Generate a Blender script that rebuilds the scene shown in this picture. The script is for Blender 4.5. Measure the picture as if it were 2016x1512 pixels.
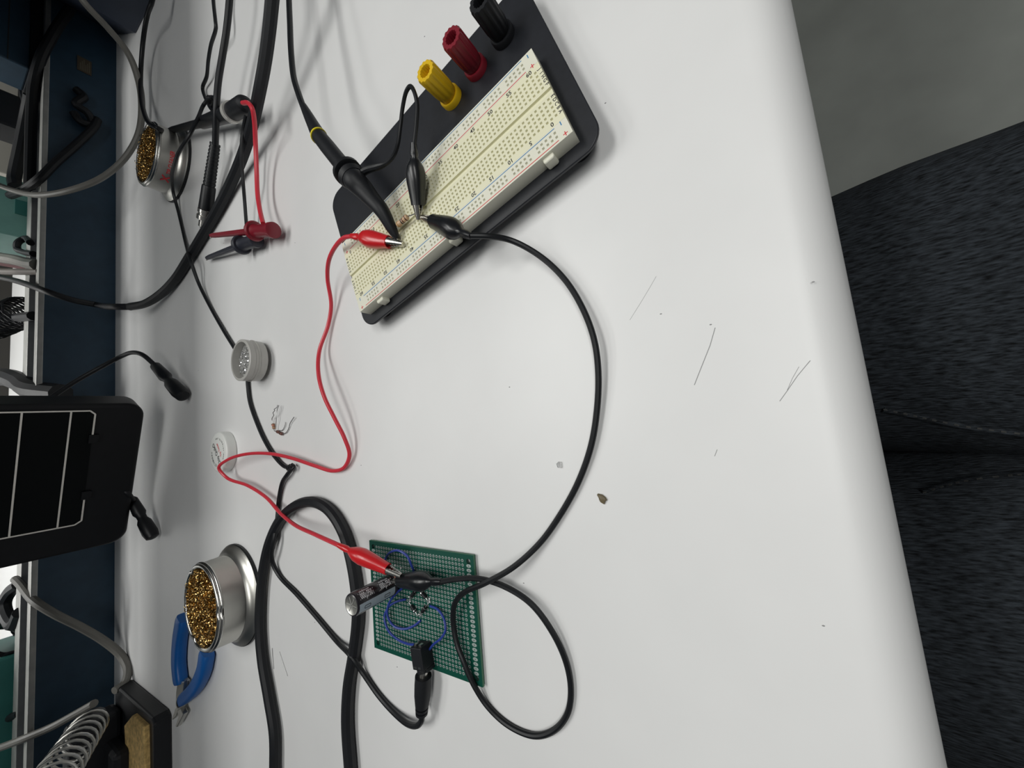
import bpy, math, random
from mathutils import Vector, Matrix
for o in list(bpy.data.objects): bpy.data.objects.remove(o)
S = 0.001                      # the scene is laid out in millimetres, z = 0 is the bench top
sc = bpy.context.scene
COL = sc.collection
V = Vector
pi = math.pi
# ------------------------------------------------------------------ camera
F_PX = 744.9
RA = Matrix(((-0.10427002, -0.84223807, -0.52892608), (0.98922968, -0.14276033, 0.032313), (-0.1027249, -0.5198601, 0.84805252)))
CAMC = V((0, 0, 178.12))
cd = bpy.data.cameras.new('camera'); cam = bpy.data.objects.new('camera', cd); COL.objects.link(cam)
cd.sensor_fit = 'HORIZONTAL'; cd.sensor_width = 36; cd.lens = F_PX * 36 / 2016
cd.clip_start = 0.005; cd.clip_end = 50
cam.matrix_world = Matrix.Translation(CAMC * S) @ RA.transposed().to_4x4()
sc.camera = cam
# ------------------------------------------------------------------ light
sc.view_settings.view_transform = 'Standard'; sc.view_settings.look = 'None'
sc.view_settings.gamma = 1; sc.view_settings.use_curve_mapping = False
sc.view_settings.exposure = 0.0
w = bpy.data.worlds.new('room_light'); sc.world = w; w.use_nodes = True
w.node_tree.nodes['Background'].inputs[0].default_value = (0.93, 0.97, 1.0, 1)
w.node_tree.nodes['Background'].inputs[1].default_value = 0.075
def area(name, loc, tgt, sx, sy, power, col=(1, 1, 0.97)):
    l = bpy.data.lights.new(name, 'AREA'); l.shape = 'RECTANGLE'; l.size = sx; l.size_y = sy; l.energy = power; l.color = col
    o = bpy.data.objects.new(name, l); COL.objects.link(o); o.location = loc
    o.rotation_euler = (V(tgt) - V(loc)).to_track_quat('-Z', 'Y').to_euler()
    return o
area('overhead_light', (0.15, 1.45, 1.60), (0.15, 1.45, 0), 0.8, 0.35, 6.0)
area('overhead_light', (0.34, 0.60, 1.30), (0.34, 0.60, 0), 0.9, 0.28, 8.3)
area('overhead_light', (0.14, -0.60, 1.45), (0.14, -0.60, 0), 1.1, 0.40, 10.3)
area('overhead_light', (0.0, 1.75, 1.30), (0.0, 1.75, 0), 1.2, 0.4, 14.0)  # added lamp that brightens the wall and bench beyond the riser
# ------------------------------------------------------------------ helpers
def bp(px, py, z=0.0, y=None):
    "point of the room (mm) on the plane z (or y) under pixel px,py of the survey photo"
    d = RA.transposed() @ V(((px - 1008) / F_PX, -(py - 756) / F_PX, -1))
    t = (y / d.y) if y is not None else (z - CAMC.z) / d.z
    return CAMC + d * t
def path(pts): return [bp(p[0], p[1], p[2]) for p in pts]
MATS = {}
def mat(name, col, rough=0.5, metal=0.0, noise=0.0, nscale=200, bump=0.0, bscale=400, spec=0.5, stretch=None, trans=0.0, coat=0.0, alpha=None):
    if name in MATS: return MATS[name]
    m = bpy.data.materials.new(name); m.use_nodes = True; nt = m.node_tree; b = nt.nodes['Principled BSDF']
    b.inputs['Base Color'].default_value = (*col, 1); b.inputs['Roughness'].default_value = rough
    b.inputs['Metallic'].default_value = metal; b.inputs['Specular IOR Level'].default_value = spec
    b.inputs['Transmission Weight'].default_value = trans; b.inputs['Coat Weight'].default_value = coat
    b.inputs['Coat Roughness'].default_value = 0.15
    tc = nt.nodes.new('ShaderNodeTexCoord'); mp = nt.nodes.new('ShaderNodeMapping'); nt.links.new(tc.outputs['Object'], mp.inputs[0])
    if stretch: mp.inputs['Scale'].default_value = stretch
    if noise:
        n = nt.nodes.new('ShaderNodeTexNoise'); n.inputs['Scale'].default_value = nscale; n.inputs['Detail'].default_value = 4
        nt.links.new(mp.outputs[0], n.inputs['Vector'])
        r = nt.nodes.new('ShaderNodeMapRange'); r.inputs[1].default_value = 0.3; r.inputs[2].default_value = 0.7
        r.inputs[3].default_value = 1 - noise; r.inputs[4].default_value = 1 + noise; nt.links.new(n.outputs[0], r.inputs[0])
        mx = nt.nodes.new('ShaderNodeVectorMath'); mx.operation = 'SCALE'; mx.inputs[0].default_value = col
        nt.links.new(r.outputs[0], mx.inputs['Scale']); nt.links.new(mx.outputs[0], b.inputs['Base Color'])
    if bump:
        n2 = nt.nodes.new('ShaderNodeTexNoise'); n2.inputs['Scale'].default_value = bscale; n2.inputs['Detail'].default_value = 3
        nt.links.new(mp.outputs[0], n2.inputs['Vector'])
        bu = nt.nodes.new('ShaderNodeBump'); bu.inputs['Strength'].default_value = bump; bu.inputs['Distance'].default_value = 0.001
        nt.links.new(n2.outputs[0], bu.inputs['Height']); nt.links.new(bu.outputs[0], b.inputs['Normal'])
    MATS[name] = m
    return m
LAM = mat('white_laminate', (0.79, 0.79, 0.785), 0.40, noise=0.012, nscale=30, bump=0.02, bscale=900)
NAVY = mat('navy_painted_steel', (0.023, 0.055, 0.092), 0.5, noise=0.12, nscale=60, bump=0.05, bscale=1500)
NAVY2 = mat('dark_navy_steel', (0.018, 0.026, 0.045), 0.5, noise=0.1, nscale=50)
ALU = mat('brushed_aluminium', (0.42, 0.42, 0.40), 0.45, 0.5, noise=0.1, nscale=80)
BLK = mat('black_rubber', (0.007, 0.008, 0.010), 0.42, noise=0.15, nscale=300, spec=0.35)
BLKG = mat('black_gloss_vinyl', (0.006, 0.007, 0.009), 0.33, bump=0.08, bscale=160, coat=0.12)
BLKM = mat('black_matte_plastic', (0.009, 0.010, 0.0125), 0.5, noise=0.1, nscale=200, bump=0.05, bscale=1500, spec=0.35)
PLATE = mat('charcoal_anodised_plate', (0.012, 0.0135, 0.018), 0.42, noise=0.12, nscale=300, bump=0.04, bscale=3000)
DKP = mat('near_black_plastic', (0.0045, 0.005, 0.0065), 0.42, spec=0.3, noise=0.1, nscale=100)
RED = mat('red_pvc', (0.62, 0.035, 0.055), 0.35, noise=0.04, nscale=60)
REDG = mat('red_vinyl_boot', (0.60, 0.015, 0.02), 0.3, bump=0.08, bscale=120, coat=0.2)
DRED = mat('dark_red_plastic', (0.21, 0.010, 0.022), 0.4, noise=0.05, nscale=100)
YEL = mat('yellow_plastic', (0.72, 0.46, 0.008), 0.42, noise=0.05, nscale=150)
YPAINT = mat('yellow_band', (0.75, 0.62, 0.02), 0.45)
CREAM = mat('cream_plastic', (0.80, 0.78, 0.57), 0.45, noise=0.02, nscale=50)
RAILW = mat('rail_ivory_plastic', (0.78, 0.77, 0.65), 0.45, noise=0.02, nscale=50)
PITD = mat('pit_floor_shade', (0.45, 0.45, 0.36), 0.6)  # pit floors coloured darker to stand in for shade inside the holes
PBLUE = mat('print_blue', (0.03, 0.20, 0.42), 0.6)
PRED = mat('print_red', (0.62, 0.04, 0.05), 0.6)
PBLK = mat('print_black', (0.03, 0.03, 0.03), 0.6)
PGREY = mat('print_grey', (0.68, 0.69, 0.72), 0.6)
STEEL = mat('polished_steel', (0.62, 0.61, 0.58), 0.22, 1.0, noise=0.08, nscale=30, bump=0.03, bscale=80)
STEELB = mat('satin_steel', (0.60, 0.59, 0.55), 0.36, 1.0, noise=0.1, nscale=25)
NICKEL = mat('nickel', (0.66, 0.64, 0.60), 0.25, 1.0)
TIN = mat('tinned_wire', (0.42, 0.42, 0.42), 0.35, 0.8)
SOLDER = mat('solder', (0.70, 0.70, 0.70), 0.25, 0.9)
BRASS = mat('brass_wool_strand', (0.60, 0.40, 0.15), 0.25, 1.0, noise=0.5, nscale=150)
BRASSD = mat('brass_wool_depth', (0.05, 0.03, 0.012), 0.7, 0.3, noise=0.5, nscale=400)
PCB = mat('green_solder_mask', (0.002, 0.066, 0.044), 0.35, noise=0.06, nscale=60)
PCBE = mat('board_edge', (0.05, 0.16, 0.09), 0.6)
PAD = mat('tinned_pad', (0.36, 0.42, 0.40), 0.45, 0.2)
WBLUE = mat('blue_wire_insulation', (0.02, 0.045, 0.28), 0.4)
GBLUE = mat('blue_dipped_handle', (0.004, 0.10, 0.36), 0.42, noise=0.05, nscale=80, bump=0.04, bscale=400)
BEIGE = mat('beige_resistor_body', (0.60, 0.40, 0.24), 0.4)
BROWN = mat('resistor_band_brown', (0.10, 0.03, 0.02), 0.4)
GREYC = mat('grey_cable_jacket', (0.15, 0.145, 0.13), 0.5, noise=0.05, nscale=80)
SPONGE = mat('tan_sponge', (0.62, 0.42, 0.16), 0.9, noise=0.35, nscale=220, bump=0.8, bscale=600)
TEAL = mat('teal_plastic', (0.03, 0.16, 0.14), 0.5, noise=0.1, nscale=30)
TEALL = mat('pale_teal_plastic', (0.16, 0.34, 0.30), 0.5, noise=0.1, nscale=30)
BEIG2 = mat('beige_cabinet_paint', (0.36, 0.34, 0.30), 0.5)
WALLW = mat('white_wall_paint', (0.80, 0.80, 0.80), 0.7, noise=0.02, nscale=10)
CEMENT = mat('grey_floor', (0.30, 0.315, 0.29), 0.65, noise=0.10, nscale=9, bump=0.05, bscale=60)
DENIM = mat('dark_denim', (0.021, 0.025, 0.030), 0.9, noise=0.85, nscale=1.0, bump=0.9, bscale=1.0, stretch=(900, 170, 900), spec=0.2)
THREAD = mat('faded_seam_thread', (0.055, 0.056, 0.055), 0.9)
SHIRT = mat('dark_cotton', (0.03, 0.03, 0.035), 0.9)
CLEARP = mat('clear_plastic', (0.9, 0.9, 0.9), 0.1, trans=0.85)
SLEEVE = mat('capacitor_sleeve', (0.012, 0.010, 0.014), 0.25, coat=0.4)
STRIPE = mat('capacitor_stripe', (0.38, 0.44, 0.50), 0.35)
LIDP = mat('white_lid_plastic', (0.78, 0.79, 0.76), 0.35)
JARP = mat('milky_jar_plastic', (0.52, 0.51, 0.48), 0.3, trans=0.12)
TINN = mat('tinner_compound', (0.36, 0.36, 0.35), 0.45, 0.4, noise=0.7, nscale=700, bump=1.0, bscale=900)
CRUMB = mat('brown_flux', (0.14, 0.11, 0.06), 0.5)
SCR = mat('scratch_grey', (0.30, 0.30, 0.30), 0.6)
LBLT = mat('label_tan', (0.075, 0.06, 0.04), 0.6)
SCREEN = mat('dark_glass', (0.002, 0.003, 0.0035), 0.3, spec=0.12)
LINEG = mat('pale_trim_line', (0.72, 0.69, 0.64), 0.5)

class MB:
    def __init__(s): s.v = []; s.f = []; s.m = []; s.mats = []
    def mi(s, m):
        if m not in s.mats: s.mats.append(m)
        return s.mats.index(m)
    def add(s, vs, fs, m):
        o = len(s.v); k = s.mi(m); s.v += [V(p) for p in vs]
        for f in fs: s.f.append([i + o for i in f]); s.m.append(k)
    def box(s, a, b, m, M=None):
        x0, y0, z0 = a; x1, y1, z1 = b
        vs = [V((x, y, z)) for z in (z0, z1) for y in (y0, y1) for x in (x0, x1)]
        if M: vs = [M @ v for v in vs]
        s.add(vs, [(0, 2, 3, 1), (4, 5, 7, 6), (0, 1, 5, 4), (2, 6, 7, 3), (0, 4, 6, 2), (1, 3, 7, 5)], m)
    def rings(s, rings, m, cap=True, closed=False, mf=None):
        n = len(rings[0]); o = len(s.v); k = s.mi(m)
        for r in rings: s.v += [V(p) for p in r]
        L = len(rings)
        for i in range(L - 1 if not closed else L):
            a = o + i * n; b = o + ((i + 1) % L) * n
            kk = k if mf is None else s.mi(mf(i))
            for j in range(n):
                j2 = (j + 1) % n
                s.f.append([a + j, a + j2, b + j2, b + j]); s.m.append(kk)
        if cap and not closed:
            s.f.append([o + j for j in range(n)][::-1]); s.m.append(k)
            s.f.append([o + (L - 1) * n + j for j in range(n)]); s.m.append(k)
    def lathe(s, prof, m, M=None, n=40, mf=None, rmod=None, cap=False):
        rs = []
        for r, z in prof:
            ring = []
            for j in range(n):
                a = 2 * pi * j / n; rr = r * (rmod(a, z) if rmod else 1)
                p = V((rr * math.cos(a), rr * math.sin(a), z)); ring.append(M @ p if M else p)
            rs.append(ring)
        s.rings(rs, m, cap=cap, mf=mf)
    def tube(s, pts, r, m, n=8, sub=8, cap=True, smooth=True, mf=None):
        P = catmull(pts, sub) if (smooth and len(pts) > 2) else [V(p) for p in pts]
        N = len(P)
        if callable(r): R = [r(i / (N - 1)) for i in range(N)]
        elif isinstance(r, (list, tuple)):
            R = []
            for i in range(N):
                t = i / (N - 1) * (len(r) - 1); k = min(int(t), len(r) - 2); R.append(r[k] * (1 - (t - k)) + r[k + 1] * (t - k))
        else: R = [r] * N
        T = [(P[min(i + 1, N - 1)] - P[max(i - 1, 0)]).normalized() for i in range(N)]
        u = T[0].orthogonal().normalized(); rs = []
        for i in range(N):
            u = (u - T[i] * u.dot(T[i])).normalized(); v = T[i].cross(u)
            rs.append([P[i] + (u * math.cos(2 * pi * j / n) + v * math.sin(2 * pi * j / n)) * R[i] for j in range(n)])
        s.rings(rs, m, cap=cap, mf=mf)
    def prism(s, poly, z0, z1, m, M=None, mside=None):
        n = len(poly); vs = [V((p[0], p[1], z0)) for p in poly] + [V((p[0], p[1], z1)) for p in poly]
        if M: vs = [M @ v for v in vs]
        s.add(vs, [list(range(n))[::-1], list(range(n, 2 * n))], m)
        o = len(s.v) - 2 * n; k = s.mi(mside or m)
        for i in range(n): s.f.append([o + i, o + (i + 1) % n, o + n + (i + 1) % n, o + n + i]); s.m.append(k)
    def ball(s, c, r, m, n=10, sc3=(1, 1, 1)):
        prof = [(max(math.sin(pi * i / 8), 1e-3) * r, -math.cos(pi * i / 8) * r) for i in range(9)]
        s.lathe(prof, m, Matrix.Translation(V(c)) @ Matrix.Diagonal((*sc3, 1)), n=n, cap=True)
def catmull(pts, sub):
    P = [V(p) for p in pts]; P = [P[0] * 2 - P[1]] + P + [P[-1] * 2 - P[-2]]; out = []
    for i in range(1, len(P) - 2):
        p0, p1, p2, p3 = P[i - 1], P[i], P[i + 1], P[i + 2]
        t1 = max((p1 - p0).length, 1e-6) ** .5; t2 = t1 + max((p2 - p1).length, 1e-6) ** .5; t3 = t2 + max((p3 - p2).length, 1e-6) ** .5
        for k in range(sub):
            t = t1 + (t2 - t1) * k / sub
            a1 = p0 * ((t1 - t) / t1) + p1 * (t / t1)
            a2 = p1 * ((t2 - t) / (t2 - t1)) + p2 * ((t - t1) / (t2 - t1))
            a3 = p2 * ((t3 - t) / (t3 - t2)) + p3 * ((t - t2) / (t3 - t2))
            b1 = a1 * ((t2 - t) / t2) + a2 * (t / t2)
            b2 = a2 * ((t3 - t) / (t3 - t1)) + a3 * ((t - t1) / (t3 - t1))
            out.append(b1 * ((t2 - t) / (t2 - t1)) + b2 * ((t - t1) / (t2 - t1)))
    out.append(P[-2]); return out
def build(name, mb, parent=None, smooth=True, loc=None, ang=35):
    org = (parent['_o'] if parent is not None else None)
    off = V(org) if org is not None else (V(loc) if loc is not None else V((0, 0, 0)))
    me = bpy.data.meshes.new(name)
    me.from_pydata([((p - off) * S)[:] for p in mb.v], [], mb.f)
    for m in mb.mats: me.materials.append(m)
    me.polygons.foreach_set('material_index', mb.m)
    me.validate(); me.update()
    if smooth:
        me.polygons.foreach_set('use_smooth', [True] * len(me.polygons))
        try: me.set_sharp_from_angle(angle=math.radians(ang))
        except Exception: pass
    o = bpy.data.objects.new(name, me); COL.objects.link(o)
    if parent is not None: o.parent = parent; o['_o'] = list(off)
    else: o.location = off * S; o['_o'] = list(off)
    return o
def bevel(o, wd, seg=2, ang=40):
    b = o.modifiers.new('bevel', 'BEVEL'); b.width = wd * S; b.segments = seg; b.limit_method = 'ANGLE'; b.angle_limit = math.radians(ang)
    return o
def thing(name, label, cat, loc, group=None):
    o = bpy.data.objects.new(name, None); COL.objects.link(o); o.location = V(loc) * S; o.empty_display_size = 0.01
    o['_o'] = list(V(loc)); return tag(o, label, cat, group)
def tag(o, label, cat=None, group=None, kind=None):
    if label: o['label'] = label
    if cat: o['category'] = cat
    if group: o['group'] = group
    if kind: o['kind'] = kind
    return o
def frame(orig, xdir, ydir):
    x = V(xdir).normalized(); y = V(ydir); y = (y - x * y.dot(x)).normalized(); z = x.cross(y)
    M = Matrix((x, y, z)).transposed().to_4x4(); M.translation = V(orig); return M
_tc = {}
def text_geo(t):
    if t not in _tc:
        c = bpy.data.curves.new('lettering', 'FONT'); c.body = t; c.size = 1; c.align_x = 'CENTER'; c.align_y = 'CENTER'; c.resolution_u = 2; c.offset = 0.024
        o = bpy.data.objects.new('lettering', c); COL.objects.link(o); bpy.context.view_layer.update()
        me = o.evaluated_get(bpy.context.evaluated_depsgraph_get()).to_mesh()
        _tc[t] = ([v.co.copy() for v in me.vertices], [list(p.vertices) for p in me.polygons])
        o.to_mesh_clear(); bpy.data.objects.remove(o); bpy.data.curves.remove(c)
    return _tc[t]
def text(mb, t, size, M, m, sx=1.0, bend=None):
    vs, fs = text_geo(t); out = []
    for v in vs:
        p = V((v.x * size * sx, v.y * size, 0)); out.append(M @ p if bend is None else bend(p))
    mb.add(out, fs, m)
def clip_parts(root, tail, tip, mboot, rad=5.0, roll=0.0, jaw=0.26, open_=1.0):
    "alligator clip: soft boot over two toothed sprung jaws"
    tail, tip = V(tail), V(tip); a = (tip - tail); L = a.length; a.normalize()
    side = a.cross(V((0, 0, 1))).normalized(); up = side.cross(a)
    s2 = side * math.cos(roll) + up * math.sin(roll); u2 = up * math.cos(roll) - side * math.sin(roll)
    LB = L * (1 - jaw)
    prof = [(-.02, .30, .30), (.06, .36, .36), (.16, .42, .42), (.20, .34, .34), (.27, .55, .6), (.36, .82, .92), (.48, 1.0, 1.0), (.62, .98, .92), (.8, .84, .78), (.93, .72, .70), (1.0, .70, .68), (1.0, .60, .58), (.93, .55, .5)]
    mb = MB(); rs = []
    for u, wq, h in prof:
        c = tail + a * (u * LB); ring = []
        for j in range(20):
            t = 2 * pi * j / 20; cx = math.copysign(abs(math.cos(t)) ** .8, math.cos(t)); sy = math.copysign(abs(math.sin(t)) ** .8, math.sin(t))
            ring.append(c + s2 * (cx * wq * rad) + u2 * (sy * h * rad * .95))
        rs.append(ring)
    mb.rings(rs, mboot); b = build('boot', mb, root, ang=60)
    for sg in (1, -1):
        mb = MB(); rs = []
        for i in range(9):
            q = i / 8; u = LB * .95 + (L - LB * .95) * q
            hw = rad * (.48 - .24 * q); c = tail + a * u + u2 * sg * rad * (.30 * (1 - q) * open_ + .05)
            th = rad * .13
            rs.append([c + s2 * hw * math.cos(t) + u2 * sg * (th * 2.2 * max(0, math.sin(t)) - (0.0 if math.sin(t) >= 0 else 0.1 * rad)) for t in [2 * pi * k / 12 for k in range(12)]])
        mb.rings(rs, NICKEL)
        for i in range(4):                                            # teeth along both edges
            q = .35 + i * .16; u = LB * .95 + (L - LB * .95) * q; hw = rad * (.46 - .26 * q)
            c0 = tail + a * u + u2 * sg * rad * (.30 * (1 - q) * open_ + .05)
            for e in (-1, 1):
                p = c0 + s2 * hw * e; w_ = L * jaw * .05
                mb.add([p - a * w_, p + a * w_, p + s2 * e * -.3, p - u2 * sg * rad * .16], [(0, 1, 2), (0, 3, 1), (1, 3, 2), (2, 3, 0)], NICKEL)
        build('jaw', mb, root)
    return b

# ================================================================== room
DESK_L, DESK_R, YF, YB, RR = -1300, 1300, -20.5, 852, 19.5
mb = MB()
prof = [(YB, 0), (600, 0), (300, 0), (100, 0), (YF, 0)] + [(YF - RR * math.sin(t), -RR + RR * math.cos(t)) for t in [pi * k / 16 for k in range(1, 17)]] + [(100, -2 * RR), (YB, -2 * RR)]
rs = [[V((x, p[0], p[1])) for p in prof] for x in (DESK_L, -400, 0, 400, DESK_R)]
mb.rings(rs, LAM)
desk = build('workbench_top', mb, ang=25)
tag(desk, 'white laminate workbench top with a rounded front edge carrying all the parts', 'table')
def scratch(pts, wd=.12):
    mb = MB(); P = [bp(x, y, 0) for x, y in pts]
    for a, b in zip(P, P[1:]):
        n = (b - a).cross(V((0, 0, 1))).normalized() * wd; z = V((0, 0, .03))
        mb.add([a - n + z, b - n + z, b + n + z, a + n + z], [(0, 1, 2, 3)], SCR)
    o = build('scratch', mb, desk, smooth=False); tag(o, 'fine dark scratch in the laminate')
scratch([(1408, 645), (1398, 680), (1380, 725), (1367, 758)], .16)
scratch([(1292, 544), (1280, 565), (1262, 595), (1240, 630)], .08)
scratch([(1595, 710), (1570, 740), (1548, 772), (1535, 790)], .12)
scratch([(1573, 722), (1560, 745), (1550, 768)], .08)
scratch([(1412, 885), (1407, 898)], .12)
# floor, far wall
mb = MB(); mb.box((-2500, -2200, -780), (2500, 3200, -760), CEMENT); tag(build('floor', mb, smooth=False), None, kind='structure')
mb = MB(); mb.box((-2500, 2150, -760), (2500, 2200, 2300), WALLW); tag(build('wall_back', mb, smooth=False), None, kind='structure')
# riser panel at the back of the bench with its cable ledge
R0 = thing('bench_riser', 'navy steel riser panel along the back of the bench with pale metal lips', 'panel', (0, 852, 0))
mb = MB(); mb.box((DESK_L, 852.5, -40), (DESK_R, 858, 74), NAVY); build('panel', mb, R0, smooth=False)
mb = MB(); mb.box((DESK_L, 850, 74), (DESK_R, 872, 80), ALU); o = build('front_lip', mb, R0, smooth=False); tag(o, 'pale aluminium lip'); bevel(o, .8)
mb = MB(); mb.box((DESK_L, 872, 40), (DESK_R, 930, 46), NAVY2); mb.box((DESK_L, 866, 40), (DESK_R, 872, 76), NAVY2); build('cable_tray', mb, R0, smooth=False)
mb = MB(); mb.box((DESK_L, 930, 40), (DESK_R, 968, 80), ALU); o = build('rear_lip', mb, R0, smooth=False); tag(o, 'pale aluminium lip'); bevel(o, .8)
mb = MB(); mb.box((DESK_L, 520, 340), (DESK_R, 862, 360), NAVY); mb.box((DESK_L, 856, 200), (DESK_R, 862, 340), NAVY)  # unseen shelf and back panel, added to darken the far end of the bench
for x in (DESK_L - 45, DESK_R + 5): mb.box((x, 842, -760), (x + 40, 882, 360), NAVY)
tag(build('shade_shelf_1', mb, smooth=False), None, kind='structure')
# legs of the bench, off to the sides
for x in (-1200, 1200):
    for y in (80, 780): mb = MB(); mb.box((x - 30, y - 30, -760), (x + 30, y + 30, -39), NAVY); build('leg', mb, desk, smooth=False)
# bench on the far side
mb = MB(); mb.box((-1500, 1250, -40), (1500, 2140, -4), LAM); mb.box((-1400, 1300, -760), (-1340, 2100, -40), NAVY); mb.box((1340, 1300, -760), (1400, 2100, -40), NAVY)
tag(build('rear_bench', mb, smooth=False), 'white bench top on the far side seen over the riser', 'table')

# ================================================================== breadboard trainer
BE = V((math.cos(math.radians(-253.803)), math.sin(math.radians(-253.803)), 0)); BN = V((-BE.y, BE.x, 0)); BO = V((106.49, 168.8, 0))
def BL(s, t, z): return BO + BE * s + BN * t + V((0, 0, z))
MBL = Matrix((BE, BN, V((0, 0, 1)))).transposed().to_4x4(); MBL.translation = BO
trainer = thing('breadboard_trainer', 'solderless breadboard on a black plate with yellow, red and black binding posts', 'breadboard', BL(-38, -38, 0))
def rrect(x0, x1, y0, y1, r, k=8):
    out = []
    for cx, cy, a0 in ((x1 - r, y1 - r, 0), (x0 + r, y1 - r, pi / 2), (x0 + r, y0 + r, pi), (x1 - r, y0 + r, 1.5 * pi)):
        for i in range(k + 1): a = a0 + pi / 2 * i / k; out.append((cx + r * math.cos(a), cy + r * math.sin(a)))
    return out
mb = MB(); mb.prism(rrect(-131, 53.5, -95.5, 18.3, 11), 9.6, 11.5, PLATE, MBL); o = build('base_plate', mb, trainer); bevel(o, .5)
for s_, t_ in ((-118, 5), (-118, -82), (40, 5), (40, -82)):
    mb = MB(); M = MBL @ Matrix.Translation(V((s_, t_, 0))); mb.lathe([(6.5, 0), (7.2, .6), (6.2, 9.6)], BLK, M, n=24, cap=True); build('rubber_foot', mb, trainer)
def pit_block(mb, s0, s1, t0, t1, cols, rows, m, ztop=20.0, zb=11.5, h=.62, d=1.1):
    "a strip of plastic whose top is pierced by square tapered contact holes"
    S_ = [s0] + [x for c in cols for x in (c - h, c + h)] + [s1]; T_ = [t0] + [x for c in rows for x in (c - h, c + h)] + [t1]
    ns, nt = len(S_), len(T_); o = len(mb.v); k = mb.mi(m); kd = mb.mi(PITD)
    for s_ in S_:
        for t_ in T_: mb.v.append(BL(s_, t_, ztop))
    for i in range(ns - 1):
        for j in range(nt - 1):
            q = [o + i * nt + j, o + (i + 1) * nt + j, o + (i + 1) * nt + j + 1, o + i * nt + j + 1]
            if i % 2 == 1 and j % 2 == 1:
                b = len(mb.v); cs, ct = (S_[i] + S_[i + 1]) / 2, (T_[j] + T_[j + 1]) / 2; hh = h * .62
                for a, c in ((-hh, -hh), (hh, -hh), (hh, hh), (-hh, hh)): mb.v.append(BL(cs + a, ct + c, ztop - d))
                for e in range(4): mb.f.append([q[e], q[(e + 1) % 4], b + (e + 1) % 4, b + e]); mb.m.append(k)
                mb.f.append([b, b + 1, b + 2, b + 3]); mb.m.append(kd)
            else: mb.f.append(q); mb.m.append(k)
    c = [BL(s0, t0, ztop), BL(s1, t0, ztop), BL(s1, t1, ztop), BL(s0, t1, ztop), BL(s0, t0, zb), BL(s1, t0, zb), BL(s1, t1, zb), BL(s0, t1, zb)]
    mb.add(c, [(0, 4, 5, 1), (1, 5, 6, 2), (2, 6, 7, 3), (3, 7, 4, 0), (4, 7, 6, 5)], m)
mcols = [-117.0 + 2.54 * k for k in range(63)]
rcols = [-113.0 + 2.54 * (6 * g + i) for g in range(10) for i in range(5)]
SL, SR = -120.4, 44.7
mb = MB(); pit_block(mb, SL, SR, -14.9, 1.85, mcols, [-2.4 - 2.54 * k for k in range(4, -1, -1)], CREAM)
pit_block(mb, SL, SR, -34.55, -17.7, mcols, [-30.4 + 2.54 * k for k in range(5)], CREAM)
mb.box((SL, -17.7, 11.5), (SR, -14.9, 18.7), CREAM, MBL)
midb = build('terminal_block', mb, trainer, smooth=False)
mb = MB()
for s_ in range(0, 61, 5):
    text(mb, str(s_), 3.2, frame(BL(2.54 * s_ - 113.63, 0.05, 20.03), BE, BN), PBLK)
    text(mb, str(s_), 3.2, frame(BL(2.54 * (60 - s_) - 114.06, -32.8, 20.03), -BE, -BN), PBLK)
for k, ch in enumerate('ABCDE'):
    text(mb, ch, 2.5, frame(BL(-119.4, -2.4 - 2.54 * k, 20.03), BN, -BE), PBLK); text(mb, ch, 2.5, frame(BL(43.3, -30.4 + 2.54 * k, 20.03), -BN, BE), PBLK)
for k, ch in enumerate('FGHIJ'):
    text(mb, ch, 2.5, frame(BL(-119.4, -20.24 - 2.54 * k, 20.03), BN, -BE), PBLK); text(mb, ch, 2.5, frame(BL(43.3, -12.56 + 2.54 * k, 20.03), -BN, BE), PBLK)
tag(build('printed_numbers', mb, midb, smooth=False), 'black printed column numbers and row letters')
for t0, t1, rows, tb, tr in ((1.9, 10.9, (5.0, 7.54), 2.75, 9.75), (-43.9, -34.6, (-40.3, -37.76), -42.85, -35.3)):
    mb = MB(); pit_block(mb, SL, SR, t0, t1, rcols, rows, RAILW); rail = build('power_rail', mb, trainer, smooth=False)
    mb = MB(); mb.box((-113.7, tb - .2, 20.0), (37.5, tb + .2, 20.04), PBLUE, MBL); build('blue_line', mb, rail, smooth=False)
    mb = MB(); mb.box((-113.3, tr - .2, 20.0), (37.9, tr + .2, 20.04), PRED, MBL); build('red_line', mb, rail, smooth=False)
    for s_ in (-117.2, 41.5):
        tm = tb + (1.1 if tb < 0 else .2); tc_ = tr + (-.6 if tb > 0 else .2)
        mb = MB(); mb.box((s_ - .25, tm - 1.1, 20), (s_ + .25, tm + 1.1, 20.04), PBLUE, MBL); build('minus_mark', mb, rail, smooth=False)
        mb = MB(); q = .22; l = 1.2
        mb.prism([(s_ + a, tc_ + b) for a, b in ((q, q), (q, l), (-q, l), (-q, q), (-l, q), (-l, -q), (-q, -q), (-q, -l), (q, -l), (q, -q), (l, -q), (l, q))], 20, 20.04, PRED, MBL)
        build('plus_mark', mb, rail, smooth=False)
for px_, py_ in ((1085, 318), (897, 474), (754, 592)):
    p = bp(px_, py_, 15.5) - BO; s_ = p.dot(BE)
    mb = MB(); mb.prism(rrect(s_ - 3.0, s_ + 3.0, 9.8, 13.4, 1.2), 12.0, 18.2, RAILW, MBL); o = build('locking_tab', mb, trainer); bevel(o, .5)
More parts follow.
